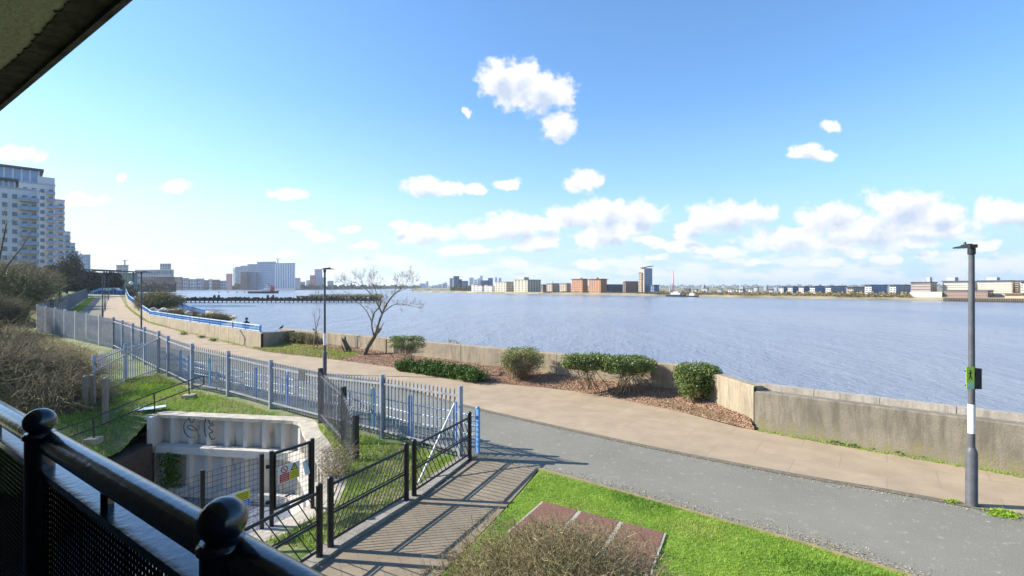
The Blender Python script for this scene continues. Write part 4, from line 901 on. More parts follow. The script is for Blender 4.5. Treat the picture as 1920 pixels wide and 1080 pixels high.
baretree('bare leaning tree with spreading branches in the mulch bed', TB, [
    dict(p=q3([(681, 671), (690, 650), (703, 630)]), r0=.15, r1=.11, every=99), dict(p=q3([(703, 630), (712, 600), (722, 576), (735, 556), (748, 545)], .25), r0=.08, r1=.03),
    dict(p=q3([(702, 632), (697, 610), (701, 588), (712, 575), (714, 560)], -.2), r0=.055, r1=.025), dict(p=q3([(716, 588), (708, 570), (698, 555), (684, 540), (672, 533)], .1), r0=.045, r1=.018),
    dict(p=q3([(715, 590), (735, 573), (752, 570), (772, 574)], -.3), r0=.035, r1=.012), dict(p=q3([(698, 606), (688, 585), (672, 568), (655, 562)], .3), r0=.035, r1=.012),
    dict(p=q3([(740, 552), (742, 538), (750, 528)], .1), r0=.025, r1=.01), dict(p=q3([(705, 565), (705, 548), (700, 532)], .1), r0=.025, r1=.01), dict(p=q3([(680, 542), (664, 540), (652, 534)], .1), r0=.018, r1=.008), dict(p=q3([(745, 548), (762, 540), (768, 530)], .1), r0=.018, r1=.008)], .15, 4, ln=.55, spread=.5, kids=(2, 4))
T = 30.2
baretree('short gnarled stump with two bare stems left of the leaning tree', P(650, 666, T), [dict(p=q3([(652, 667), (649, 652), (642, 636)]), r0=.12, r1=.07, every=9), dict(p=q3([(661, 669), (656, 655), (648, 640), (647, 632)]), r0=.1, r1=.06, every=9), dict(p=q3([(647, 664), (643, 654), (641, 648)]), r0=.06, r1=.04, every=9)], .1, 0, ln=.12, name='tree_stump', kids=(1, 2))
T = 31.5
baretree('two-stemmed slim sapling close to the middle lamp post', P(592, 662, T), [dict(p=q3([(588, 664), (589, 640), (594, 612), (600, 590)]), r0=.05, r1=.018), dict(p=q3([(594, 664), (595, 635), (592, 615), (590, 600)]), r0=.04, r1=.015)], .05, 2, ln=.6, name='sapling', m=TWIG, spread=.4)
obj('stake', MB().box((*sb(724, 672, .2), .75), (.05, .05, 1.2)), TIMB, None, label='thin dark stake against the wall right of the leaning tree', category='stake')
# dry twiggy bush under the balcony
def twigbush(label, c, r, n, m=TWIG, tw=.006, lf=0, lm=LEAFB, name='twiggy_bush', ln=.28, leafs=.02, cat='bush', up=1.0, group=None):
    t = thing(name, label, cat, (c[0], c[1], c[2]-r[2]), group); cs_ = max(8, n//220)
    p = rng.normal(size=(n, 3)); p /= np.linalg.norm(p, axis=1, keepdims=True); rad = rng.uniform(.25, 1.0, (n, 1))**.6
    lump = 1+.16*np.sin(p[:, :1]*5+1)*np.cos(p[:, 1:2]*6)+.08*np.sin(p[:, 2:3]*9+p[:, :1]*7); a = p*rad*lump*np.array(r)+np.array(c); a = a[a[:, 2] > c[2]-r[2]*.9]; n = len(a)
    d = (a-np.array(c))/np.array(r)*.5+rng.normal(size=(n, 3))*.55; d[:, 2] += .55*up; d /= np.linalg.norm(d, axis=1, keepdims=True); L_ = rng.uniform(.5, 1.2, (n, 1))*ln
    L_ = L_*rng.uniform(.6, 1.5, (n, 1)); tws = tw*rng.uniform(.55, 1.5, n); q0 = a; S0, S1, R0, R1 = [], [], [], []
    for k in range(3):
        d = d+rng.normal(size=(n, 3))*.28; d[:, 2] -= .18*k; d /= np.linalg.norm(d, axis=1, keepdims=True); q1 = q0+d*L_*.42
        S0.append(q0); S1.append(q1); R0.append(tws*(1-.25*k)); R1.append(tws*(.75-.25*k)); q0 = q1
        sp = d+rng.normal(size=(n, 3))*.7; sel = rng.random(n) < .4; S0.append(q1[sel]); S1.append((q1+sp*L_*.2)[sel]); R0.append(tws[sel]*.5); R1.append(tws[sel]*.2)
    b = q0; v, f = sticks(np.concatenate(S0), np.concatenate(S1), np.concatenate(R0), np.concatenate(R1)); npobj('twigs', v, f, m, t)
    k = 26; root = np.column_stack([c[0]+rng.normal(size=k)*r[0]*.3, c[1]+rng.normal(size=k)*r[1]*.3, np.full(k, c[2]-r[2])]); q = a[rng.integers(0, n, k)]; v, f = sticks(root, q, tw*2.5, tw); npobj('stem', v, f, m, t)
    if lf: q = a[rng.integers(0, n, lf)]+rng.normal(size=(lf, 3))*.05; obj('foliage', (leaves(q, leafs), 4), lm, t)
    return t
twigbush('dry clipped twiggy bush at the bottom of the view beside the ramp', (.55, 6.3, .5), (1.6, 1.3, .66), 15000, HAYT, tw=.0042, ln=.18, lf=7000, lm=MATS['olive_leaf'], leafs=.014)
# brambles
t_ = twigbush('pale seedy weed growing over the curved coping beside the black fence', (-4.35, 11.9, .1), (.4, .5, .4), 420, HAYT, .005, 1300, mat('pale_seed', (.45, .42, .30), .8, c2=(.68, .64, .50), island=True, transl=.2), 'seedy_weed', .3, .02, 'weed')
c = np.column_stack([rng.normal(-12.3, .16, 900), 17.3+rng.normal(0, .05, 900), rng.uniform(-2.9, -1.5, 900)]); obj('ivy', (leaves(c, .07), 4), LEAFD, None, label='dark ivy hanging at the left end of the white pit wall', category='ivy')
twigbush('big brown bramble thicket nearest the balcony at left', (-20.4, 18.8, .6), (2.9, 2.7, 1.1), 11000, BRAM, .013, 14000, LEAFG, 'bramble', .75, .035, up=.1)
twigbush('brown bramble mound behind the wooden posts, right of the larger thicket', (-16.9, 17.6, .1), (1.5, 1.7, .95), 3800, BRAM, .011, 4500, LEAFG, 'bramble', .6, .03, up=.1)
twigbush('greenish bramble bank left of the grey fence corner', (-31.4, 26, 1.0), (3.5, 3.8, 1.3), 6000, BRAM, .017, 12000, LEAFG, 'bramble', .9, .06, up=.2)
twigbush('low scrub bramble in front of the bend of the fence', (-24.6, 23.3, .6), (2.5, 2.2, .9), 3000, BRAM, .014, 5000, LEAFG, 'bramble', .8, .045, up=.1)
for px, y_, l_ in ((160, 17.6, 'leftmost of three weathered wooden posts at the bramble edge'), (174, 17.8, 'middle wooden post of three at the bramble edge'), (198, 17.2, 'rightmost and tallest wooden post of three at the bramble edge')):
    x_ = (px-CX)/F*y_; obj('wooden_post', MB().box((x_, y_, .35), (.14, .14, 1.75), .3).lathe((x_, y_, 1.225), [(.085, 0), (.05, .03), (.0001, .035)], 6), TIMG, None, label=l_, category='post', group='wooden posts by the brambles')
# hillside bushes at left
for k, (px, py, Y, rx, rz, m_, l_) in enumerate([(10, 545, 52, 4.6, 2.9, LEAFG, 'large grey-green bush at the left edge on the bank'), (36, 533, 76, 5.0, 3.3, LEAFG, 'rounded olive bush in the middle of the bank above the fence'), (80, 530, 84, 2.4, 2.1, mat('olive_leaf', (.15, .17, .05), .6, c2=(.28, .31, .10), island=True, transl=.2), 'small bright olive bush right of the rounded bush'),
      (-25, 592, 40, 2.4, 1.2, LEAFB, 'brownish scrub on the slope behind the bramble thicket')]):
    c = P(px, py, Y); twigbush(l_, (c.x, c.y, c.z), (rx, rx*.8, rz), 5000, BRAM, .02, 12000, m_, 'bank_bush', .8, .10, group='bushes on the left bank')
def crowntree(label, px, ytop, Y, wpx, zb, m=DARKT, n=5000, ls=None, group=None, name='broad_tree', bare=True):
    top = P(px, ytop, Y); rx = wpx/2/F*Y; H_ = top.z-zb; t = thing(name, label, 'tree', (top.x, Y, zb), group)
    c = ellip(n, (top.x, Y, zb+H_*.58), (rx, rx*.8, H_*.44), .3, 22, .3); ls = ls or Y*.0022
    obj('crown', (leaves(c, ls), 4), m, t); segs = []
    mb = MB().tube([(top.x, Y, zb-.5), (top.x+.1, Y, zb+H_*.3), (top.x-.1, Y, zb+H_*.6)], [H_*.035, H_*.025, H_*.012], 7); obj('trunk', mb, BARK, t)
    q = c[rng.integers(0, n, 260)]; base = np.array([top.x, Y, zb+H_*.3])+rng.normal(size=(260, 3))*np.array([.1, .1, H_*.12]); v, f = sticks(base*.35+q*.65, q, Y*.0004, Y*.00015); npobj('branches', v, f, TWIG, t)
    return t
random.seed(5)
GT = 'trees at the foot of the tall flats'
for px, yt, Y, wp, zb, l_ in ((72, 505, 140, 60, 3, 'dark tree below the nearest pale block of flats'), (208, 512, 200, 40, 2, 'dark tree between the two lamp posts and the pavilion'), (112, 515, 118, 60, 2.5, 'broad low dark tree just above the receding grey fence'), (125, 490, 130, 56, 2.2, 'dark bushy tree right of the flats above the fence'), (165, 508, 150, 40, 2.1, 'brown-tinged tree left of the blue gate'), (98, 500, 120, 44, 3, 'dark tree in front of the tall flats'), (150, 520, 120, 34, 2, 'low dark tree behind the end of the grey fence'),
                              (134, 462, 170, 36, 2.5, 'tallest thin tree rising before the stepped flats'), (190, 517, 190, 34, 2.1, 'dark tree under the flat dark roof')):
    crowntree(l_, px, yt, Y, wp, zb, group=GT, n=4200 if yt > 480 else 1500)
TL = 30
random.seed(3)
T = 30
baretree('bare pale-twigged tree at the far left edge against the flats', P(-10, 560, T), [dict(p=q3([(-12, 565), (-8, 520), (2, 470), (12, 420)]), r0=.09, r1=.03), dict(p=q3([(-6, 530), (20, 490), (42, 462), (55, 440)]), r0=.05, r1=.015), dict(p=q3([(-4, 540), (25, 515), (45, 500), (70, 490)]), r0=.04, r1=.012)], .1, 2, ln=.8, spread=.45)
# outboard scrub behind the blue rail
t_ = twigbush('grey-green scrub bush behind the blue railing corner', (P(298, 566, 66).x, 66, P(298, 566, 66).z), (3.1, 2.2, 1.35), 3500, BRAM, .016, 12000, LEAFG, 'riverside_bush', .5, .075)
twigbush('smaller dark scrub bush beyond the blue rail near the water', (P(402, 594, 50).x, 50, P(402, 594, 50).z-.25), (1.8, 1.2, .55), 1500, BRAM, .014, 5000, LEAFB, 'riverside_bush', .4, .06)
twigbush('low red-brown scrub between the boulders and the blue rail', (P(335, 586, 56).x, 56, P(335, 586, 56).z-.2), (2.2, 1.2, .45), 1500, BRAM, .014, 3500, LEAFB, 'riverside_bush', .4, .06)
random.seed(9)
for k in range(14):
    px = 285+k*5.2+random.uniform(-2, 2); Y = 62-k*.5; c = P(px, 580+k*.6+random.uniform(-2, 3), Y); mb = MB(); r = random.uniform(.25, .5)
    vs = []; n_ = 9
    for a in range(5):
        for b in range(n_): th = math.pi*(a+.5)/5; ph = 2*math.pi*b/n_; rr = r*random.uniform(.8, 1.1); vs.append((c.x+rr*math.sin(th)*math.cos(ph), c.y+rr*math.sin(th)*math.sin(ph), c.z+rr*.7*math.cos(th)))
    fs = [(a*n_+b, a*n_+(b+1) % n_, (a+1)*n_+(b+1) % n_, (a+1)*n_+b) for a in range(4) for b in range(n_)]+[tuple(range(n_)), tuple(range(4*n_, 5*n_))]
    mb.add(vs, fs); obj('boulder', mb, STONE, None, label='pale rounded boulder among the scrub behind the blue railing', category='rock', group='boulders behind the blue railing')
# access covers in the lawn
t = thing('access_cover', 'red-brown ribbed access cover in three panels set in the lawn', 'access cover', (1.7, 8.7, .05))
a, b, c_, d = Vector((.62, 9.95, 0)), Vector((2.78, 8.65, 0)), Vector((2.15, 7.4, 0)), Vector((-.1, 8.7, 0))
for k in range(3):
    f0, f1 = k/3+.018, (k+1)/3-.018; q = [a.lerp(b, f0), a.lerp(b, f1), d.lerp(c_, f1), d.lerp(c_, f0)]
    obj('cover_panel', MB().prism([(v.x, v.y) for v in reversed(q)], -.02, .065), HATCH, t)
q = [a, b, c_, d]; obj('frame', MB().prism([(v.x, v.y) for v in reversed(q)], -.03, .058), mat('cover_frame', (.38, .345, .29), .8), t)

# ------------------------------------------------------------------ person and birds by the blue rail
def person(label, x, y, z, face):
    vs = [(0, 0, .95), (0, 0, 1.15), (0, .01, 1.38), (0, .01, 1.50), (0, .02, 1.62), (.18, 0, 1.42), (.24, .03, 1.15), (.20, .16, .98), (-.18, 0, 1.42), (-.24, .03, 1.15), (-.2, .16, .98), (.1, 0, .88), (.11, .02, .5), (.11, -.01, .08), (.11, .14, .04), (-.1, 0, .88), (-.11, .02, .5), (-.11, -.01, .08), (-.11, .14, .04)]
    es = [(0, 1), (1, 2), (2, 3), (3, 4), (2, 5), (5, 6), (6, 7), (2, 8), (8, 9), (9, 10), (0, 11), (11, 12), (12, 13), (13, 14), (0, 15), (15, 16), (16, 17), (17, 18)]
    rr = [.16, .15, .16, .06, .09, .08, .055, .04, .08, .055, .04, .10, .07, .05, .04, .10, .07, .05, .04]
    cs, sn = math.cos(face), math.sin(face)
    me = bpy.data.meshes.new('body'); me.from_pydata([(a*cs-b*sn, a*sn+b*cs, c) for a, b, c in vs], es, []); t = bpy.data.objects.new('person', me); COL.objects.link(t); t.location = (x, y, z)
    sk = t.modifiers.new('skin', 'SKIN')
    for i, r in enumerate(rr): me.skin_vertices[0].data[i].radius = (r, r*.8)
    me.skin_vertices[0].data[0].use_root = True
    ss = t.modifiers.new('sub', 'SUBSURF'); ss.levels = 1; ss.render_levels = 1
    me.materials.append(mat('dark_coat', (.03, .03, .04), .9)); t['label'] = label; t['category'] = 'person'
    o = obj('face', MB().ball((x, y, z+1.64), .095, 14, sq=1.2), mat('skin', (.5, .32, .24), .6), t)
    obj('hat', MB().lathe((x, y, z+1.70), [(.17, -.01), (.17, .0), (.105, .02), (.10, .11), (.0001, .13)], 16), INK, t)
pp = P(462, 612, 38.2); person('person in dark coat and black hat standing behind the low blue rail', pp.x, 38.2, .25, R(20))
def bird(label, x, y, z, a, s=1, m=INK):
    t = thing('bird', label, 'bird', (x, y, z), 'birds on the flood wall'); d = Vector((math.cos(a), math.sin(a), 0))
    c = Vector((x, y, z)); mb = MB().tube([c-d*.16*s+Vector((0, 0, .07*s)), c-d*.08*s+Vector((0, 0, .10*s)), c+Vector((0, 0, .13*s)), c+d*.07*s+Vector((0, 0, .18*s)), c+d*.09*s+Vector((0, 0, .24*s)), c+d*.15*s+Vector((0, 0, .24*s))], [.012*s, .045*s, .07*s, .055*s, .035*s, .006*s], 8)
    obj('body', mb, m, t)
    for k in (-1, 1): q = c+Vector((-d.y, d.x, 0))*.025*s*k; obj('leg', MB().tube([q, q+Vector((0, 0, .09*s))], .006*s, 5), m, t)
p = P(520, 619.5, 34.9); bird('black bird perched upright above the shaded recess of the wall', p.x, 35.5, 1.36, .6, 1.1)
p = P(546, 621, 34.3); bird('small dark bird crouched on the wall, right of the perched black bird', -14.15, 34.28, 1.36, 2.8, .75)

# ------------------------------------------------------------------ balcony we stand on
D = Vector((-.833, .553, 0)); NR = Vector((.553, .833, 0))
b1, b2 = Vector((-1.70, 1.73, 0)), Vector((-.60, .998, 0)); step_ = b1-b2; D = step_.normalized(); NR = Vector((-D.y, D.x, 0)); NR = NR if NR.y > 0 else -NR
posts = [b2-step_, b2, b1, b1+step_]
br_ = thing('balcony_railing', 'glossy black balcony railing with ball finials in the foreground', 'railing', (b2.x, b2.y, 2.9))
e0, e1 = posts[0]-D*.2, posts[-1]+D*1.2
obj('handrail', MB().tube([e0+Vector((0, 0, 3.962)), e1+Vector((0, 0, 3.962))], .038, 28), RAILP, br_)
obj('lower_rail', MB().bar(e0+Vector((0, 0, 3.865)), e1+Vector((0, 0, 3.865)), .062, .022), RAILP, br_)
obj('bottom_rail', MB().bar(e0+Vector((0, 0, 3.02)), e1+Vector((0, 0, 3.02)), .05, .03), RAILP, br_)
for p, sh_ in zip(posts, (.02, .044, .10, .15)):
    p = p-NR*.022-D*sh_; po = obj('post', MB().tube([p+Vector((0, 0, 2.9)), p+Vector((0, 0, 4.0))], .040, 22).lathe(p+Vector((0, 0, 3.975)), [(.040, 0), (.046, .006), (.046, .018), (.03, .026)], 22), RAILP, br_)
    obj('finial', MB().ball(p+Vector((0, 0, 4.036)), .045, 32), RAILP, po)
for a, b in zip(posts, posts[1:]):
    m_ = (a+b)/2; obj('spacer', MB().bar(m_+Vector((0, 0, 3.87)), m_+Vector((0, 0, 3.93)), .022, .022), RAILP, br_)
    # perforated infill sheet
    a2, b2_ = a+D*.0, b-D*.0; nx_, nz_ = 62, 42; vs = []; fs = []; z0, z1 = 3.04, 3.855; k = 0
    for i in range(nx_):
        for j in range(nz_):
            x0, x1 = i/nx_, (i+1)/nx_; y0, y1 = j/nz_, (j+1)/nz_; hx, hy = .07/nx_, .17/nz_
            for (u_, v_) in ((x0, y0), (x1, y0), (x1, y1), (x0, y1), ((x0+x1)/2-hx, (y0+y1)/2-hy), ((x0+x1)/2+hx, (y0+y1)/2-hy), ((x0+x1)/2+hx, (y0+y1)/2+hy), ((x0+x1)/2-hx, (y0+y1)/2+hy)):
                q = a2.lerp(b2_, u_); vs.append((q.x, q.y, z0+(z1-z0)*v_))
            fs += [(k, k+1, k+5, k+4), (k+1, k+2, k+6, k+5), (k+2, k+3, k+7, k+6), (k+3, k, k+4, k+7)]; k += 8
    npobj('mesh_panel', np.array(vs), np.array(fs), PANELB, br_)
bd = thing('apartment_building', 'cream soffit and weathered dark slab edge of the balcony overhead', 'building', (0, -.7, 0))
def along(s, n, z): p = D*s+NR*n; return Vector((p.x, p.y, z))
def slab(s0, s1, n0, n1, z0, z1):
    mb = MB(); q = [along(s0, n0, 0), along(s1, n0, 0), along(s1, n1, 0), along(s0, n1, 0)]; q = q[::-1] if (q[1]-q[0]).cross(q[2]-q[1]).z < 0 else q
    return mb.prism([(v.x, v.y) for v in q], z0, z1)
nr = b2.dot(NR)
obj('wall', slab(-6, 8.5, -5, -.85, -.3, 9), mat('darkened_brick', (.04, .03, .024), .95, c2=(.07, .055, .04), sc_=9), bd)  # unseen facade, colour darkened to keep the railing's reflections dark
obj('balcony_floor', slab(-6, 7, -.85, nr+.08, 2.68, 2.88), mat('darkened_deck', (.05, .05, .05), .9), bd)  # floor below the view, darkened likewise for the railing's underside
# overhead slab: outer edge passes through (238,0) and (0,178) one metre above the eye
n_out = Vector((-1.34, 1.67, 0)).dot(NR); n_in = n_out-.095
obj('soffit', slab(-6, 7.5, -.85, n_in, 5.50, 5.7), SOFF, bd)
mb = MB(); K = 700; vs = []
for k in range(K+1):
    s = -4+11.5*k/K; jit = random.uniform(-.004, .004)+.005*math.sin(k*.11)-(random.uniform(.004, .012) if random.random() < .15 else 0)
    for n_, z in ((n_in-.01+jit, 5.495), (n_out-.028, 5.49), (n_out-.024, 5.475), (n_out, 5.48), (n_out+.01, 5.8), (n_in-.01+jit, 5.8)):
        q = along(s, n_, z); vs.append((q.x, q.y, q.z))
fs = [(6*i+a, 6*i+(a+1) % 6, 6*i+6+(a+1) % 6, 6*i+6+a) for i in range(K) for a in range(6)]
mb.add(vs, fs); obj('slab_edge', mb, BEAM, bd)

# ------------------------------------------------------------------ buildings
def winobj(name, me, loc, parent):
    o = bpy.data.objects.new(name, me); COL.objects.link(o); o.parent = parent; o.location = loc; return o
def facebox(mb_args, m): pass
def bld(label, x0, x1, x2, yt, Y1, zb=-.8, wall=W_CREAM, rows=0, cl=0, cr_=0, glass=GLASS, roof=ROOFD, DL=(-.635, .77), DR=(.77, .635), over=.3, name='apartment_block', cat='building', group=None, top_extra=None, wfrac=(.5, .5), slope=0, balc=None, wall2=None, band=False):
    X1 = (x1-CX)/F*Y1
    def solve(px, d):
        k = (px-CX)/F; dn = d[0]-k*d[1]; return (k*Y1-X1)/dn
    wl = solve(x0, DL) if x0 < x1 else 12.; wr = solve(x2, DR) if x2 > x1 else 12.
    wl = min(max(wl, 3), 160); wr = min(max(wr, 3), 90)
    C = Vector((X1, Y1, zb)); l_, r_ = Vector((*DL, 0)), Vector((*DR, 0)); zt = CAMZ+(HZ-yt)/F*Y1; H_ = zt-zb
    t = thing(name, label, cat, C, group)
    foot = [C, C+l_*wl, C+l_*wl+r_*wr, C+r_*wr]; pl = [(v.x, v.y) for v in foot]
    ar = sum(pl[i][0]*pl[(i+1) % 4][1]-pl[(i+1) % 4][0]*pl[i][1] for i in range(4))
    pl = pl if ar > 0 else pl[::-1]
    obj('wall', MB().prism(pl, zb-1, zt), wall, t)
    if wall2: # gable face in the second wall colour, 4 cm proud
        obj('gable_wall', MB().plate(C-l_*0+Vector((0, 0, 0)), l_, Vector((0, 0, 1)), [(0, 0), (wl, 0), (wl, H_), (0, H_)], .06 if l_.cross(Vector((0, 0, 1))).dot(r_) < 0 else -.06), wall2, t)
    if roof:
        ctr = sum(foot, Vector())/4; fo = [(ctr.x+(v.x-ctr.x)*(1+over*2/max(wl, 6)), ctr.y+(v.y-ctr.y)*(1+over*2/max(wr, 6))) for v in foot]
        if ar <= 0: fo = fo[::-1]
        mbr = MB().prism(fo, zt+.01, zt+.01+max(.5, Y1*.0009))
        if slope:
            for i, v in enumerate(mbr.v):
                mbr.v[i] = (v[0], v[1], v[2]+slope*((Vector(v)-C).dot(r_)/wr))
        obj('roof', mbr, roof, t)
    if top_extra:
        for f0, f1, hh in top_extra: a = C+l_*wl*(1-f0)*.9+r_*wr*.2; b = C+l_*wl*(1-f1)*.9+r_*wr*.2; obj('plant_room', MB().bar((a.x, a.y, zt+hh/2), (b.x, b.y, zt+hh/2), wr*.35, hh), W_GREY, t)
    for ax, wdt, cols, wn in ((l_, wl, cl, -r_), (r_, wr, cr_, -l_)):
        if not rows or not cols: continue
        sh = H_/rows; cw = wdt/cols; ww, wh = cw*wfrac[0], sh*wfrac[1]
        me = bpy.data.meshes.new('window'); d = ax*ww/2; n_ = wn*.22; up = Vector((0, 0, wh/2)); v = [-d-up-n_, d-up-n_, d+up-n_, -d+up-n_, -d-up+n_, d-up+n_, d+up+n_, -d+up+n_]
        me.from_pydata(v, [], [(4, 5, 6, 7), (0, 1, 5, 4), (1, 2, 6, 5), (2, 3, 7, 6), (3, 0, 4, 7), (3, 2, 1, 0)]); me.materials.append(glass)
        me2 = None
        if balc is not None and ax is (l_ if balc[0] == 'l' else r_):
            me2 = bpy.data.meshes.new('balcony'); d2 = ax*cw*.42; o_ = wn*1.4
            mb2 = MB(); mb2.add([-d2, d2, d2+o_, -d2+o_]+[q+Vector((0, 0, .22)) for q in (-d2, d2, d2+o_, -d2+o_)], [(3, 2, 1, 0), (4, 5, 6, 7), (0, 1, 5, 4), (1, 2, 6, 5), (2, 3, 7, 6), (3, 0, 4, 7)], 0)
            for (p_, q_) in ((-d2+o_, d2+o_), (-d2, -d2+o_), (d2, d2+o_)):
                mb2.bar(p_+Vector((0, 0, .7)), q_+Vector((0, 0, .7)), .06, .85, 1)
            me2.from_pydata(mb2.v, [], mb2.f); me2.polygons.foreach_set('material_index', mb2.m); me2.materials.append(W_TAN); me2.materials.append(GLASSB)
        for i in range(rows):
            for j in range(cols):
                q = ax*(cw*(j+.5))+Vector((0, 0, sh*(i+.52))); winobj('window', me, q, t)
                if me2 and i > 0 and (j in balc[1]): winobj('balcony', me2, ax*(cw*(j+.5))+Vector((0, 0, sh*(i+.08))), t)
    return t
def farY(px): return 6750/(29*(px-220)/1680)
def fb(label, x0, x1, x2, yt, back=12, **k): return bld(label, x0, x1, x2, yt, farY(x1)+back, **k)
# far-bank land
def land(name, shore, back, z, m, skirt=10):
    mb = MB(); rows_ = []
    for (x, y) in shore:
        d = Vector((x, y)).normalized(); rows_.append([(x, y, -3.3), (x+d.x*skirt*.5, y+d.y*skirt*.5, z*.3-2.1), (x+d.x*skirt, y+d.y*skirt, z), (x+d.x*120, y+d.y*120, z), (x+d.x*back, y+d.y*back, z)])
    for r_ in rows_: mb.v += r_
    for i in range(len(rows_)-1):
        for k in range(4): mb.f.append((i*5+k, i*5+5+k, i*5+6+k, i*5+1+k)); mb.m.append(0 if k < 2 else 1); mb.sm.append(False)
    o = obj(name, mb, [GRAV, FARL], kind='structure'); return o
sh = []
for px in (775, 790, 830, 900, 960, 1050, 1150, 1270, 1400, 1550, 1700, 1900, 2200, 2800, 4000, 7000): Y = farY(px); sh.append(((px-CX)/F*Y, Y))
sh.append((600, -300)); land('far_riverbank', sh, 7000, -.9, None)
sh = [(-.80*900, 900)]+[((px-CX)/F*Y, Y) for px, Y in ((245, 1080), (330, 1110), (430, 1120), (560, 1200), (640, 1350), (720, 1700), (790, 2300), (830, 3000))]; land('far_left_riverbank', sh, 6000, -1.0, None, 14)
GA = 'cream gabled riverside blocks'
fb('leftmost pale cream riverside block with dark right flank', 928, 949, 963, 529, wall=W_CREAM, rows=5, cl=4, cr_=4)
fb('cream riverside block with a rooftop plant room', 964, 989, 1014, 525, wall=W_CREAM, rows=6, cl=4, cr_=5, top_extra=[(.3, .7, 3.2)])
fb('low dark block between the cream block and the small gabled ones', 1014, 1018, 1025, 534, back=20, wall=W_BRWN, rows=4, cl=1, cr_=3)
fb('first of two small pale brick blocks, by the thin mast', 1025, 1036, 1049, 532, wall=W_TAN, rows=5, cl=3, cr_=3)
fb('second of two small pale brick blocks, left of the big orange pair', 1050, 1062, 1070, 532, wall=W_TAN, rows=5, cl=3, cr_=3)
fb('left block of the pair of large orange brick riverside blocks', 1072, 1092, 1102, 523.5, wall=W_ORNG, rows=7, cl=5, cr_=4, over=1.2, top_extra=[(.6, .8, 1.6)])
fb('right block of the pair of large orange brick riverside blocks', 1104, 1126, 1138, 523.5, wall=W_ORNG, rows=7, cl=5, cr_=4, over=1.2, top_extra=[(.4, .6, 1.6)])
fb('low dark long block right of the orange brick pair', 1138, 1141, 1168, 534, back=25, wall=W_DARK, rows=4, cl=1, cr_=8)
fb('brown mid-rise block just left of the tall glazed tower', 1169, 1173, 1197, 528, wall=W_BRWN, rows=6, cl=1, cr_=6, roof=W_TAN)
fb('lower tan wing attached to the left of the tall glazed tower', 1198, 1203, 1207, 512, back=11, wall=W_TAN, rows=11, cl=2, cr_=0)
fb('tall glazed riverside tower with a slanting roof', 1203, 1208, 1223, 502.5, wall=W_TAN, rows=13, cl=0, cr_=5, glass=GLASSB, wfrac=(.8, .75), slope=1.6, over=.6)
fb('small dark blue block right of the tall glazed tower', 1225, 1226, 1236, 535, back=16, wall=W_BLUE, rows=3, cl=1, cr_=3)
for a, b, c_, yt, l_, wl_ in ((1460, 1469, 1481, 538.5, 'first small white and blue terrace block from the left on the low bank', W_GREY), (1481, 1486, 1500, 538, 'second white and blue terrace block on the low bank', W_BLUE), (1502, 1507, 1521, 538, 'third white and blue terrace block on the low bank', W_BLUE), (1523, 1528, 1552, 537.5, 'fourth and wider dark blue terrace block on the low bank', W_BLUE), (1554, 1558, 1586, 537.5, 'fifth and widest dark blue terrace block on the low bank', W_BLUE)):
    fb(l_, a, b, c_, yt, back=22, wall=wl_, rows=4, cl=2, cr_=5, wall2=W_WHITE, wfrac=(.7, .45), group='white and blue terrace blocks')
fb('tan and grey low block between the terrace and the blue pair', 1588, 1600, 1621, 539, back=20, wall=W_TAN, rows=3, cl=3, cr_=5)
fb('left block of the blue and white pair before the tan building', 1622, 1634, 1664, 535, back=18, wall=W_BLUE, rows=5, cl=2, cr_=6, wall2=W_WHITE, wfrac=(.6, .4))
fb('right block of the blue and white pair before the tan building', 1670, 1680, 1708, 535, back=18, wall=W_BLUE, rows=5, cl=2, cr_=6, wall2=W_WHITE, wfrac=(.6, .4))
W_TG = wm('taupe_wall', (.42, .35, .30))
fb('taupe flats with scattered windows and dark roof boxes', 1708, 1745, 1757, 530, back=22, wall=W_TG, rows=5, cl=12, cr_=3, wfrac=(.35, .35), top_extra=[(.55, .7, 1.2), (.75, .95, 3.2)])
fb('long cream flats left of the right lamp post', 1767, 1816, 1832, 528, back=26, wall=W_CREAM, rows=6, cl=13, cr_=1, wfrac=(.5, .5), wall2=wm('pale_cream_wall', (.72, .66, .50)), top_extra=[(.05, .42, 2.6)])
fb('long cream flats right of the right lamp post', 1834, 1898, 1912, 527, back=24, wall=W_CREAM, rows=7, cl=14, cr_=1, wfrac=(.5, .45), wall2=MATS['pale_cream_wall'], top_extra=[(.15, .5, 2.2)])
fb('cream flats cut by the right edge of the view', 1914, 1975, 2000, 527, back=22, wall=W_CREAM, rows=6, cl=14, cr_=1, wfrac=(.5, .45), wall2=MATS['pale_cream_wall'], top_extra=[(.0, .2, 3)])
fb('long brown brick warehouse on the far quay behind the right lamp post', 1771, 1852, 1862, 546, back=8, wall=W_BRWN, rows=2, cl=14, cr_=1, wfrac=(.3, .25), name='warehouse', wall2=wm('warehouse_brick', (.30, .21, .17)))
fb('low pinkish quay shed at the far right', 1884, 1920, 1930, 552, back=6, wall=W_TAN, roof=ROOFT, name='quay_shed')
W_SW = wm('sunlit_quay_wall', (.66, .58, .46)); fb('pale blank quay wall below the taupe flats', 1706, 1766, 1771, 547.5, back=7, wall=W_SW, roof=None, name='quay_wall', cat='wall')
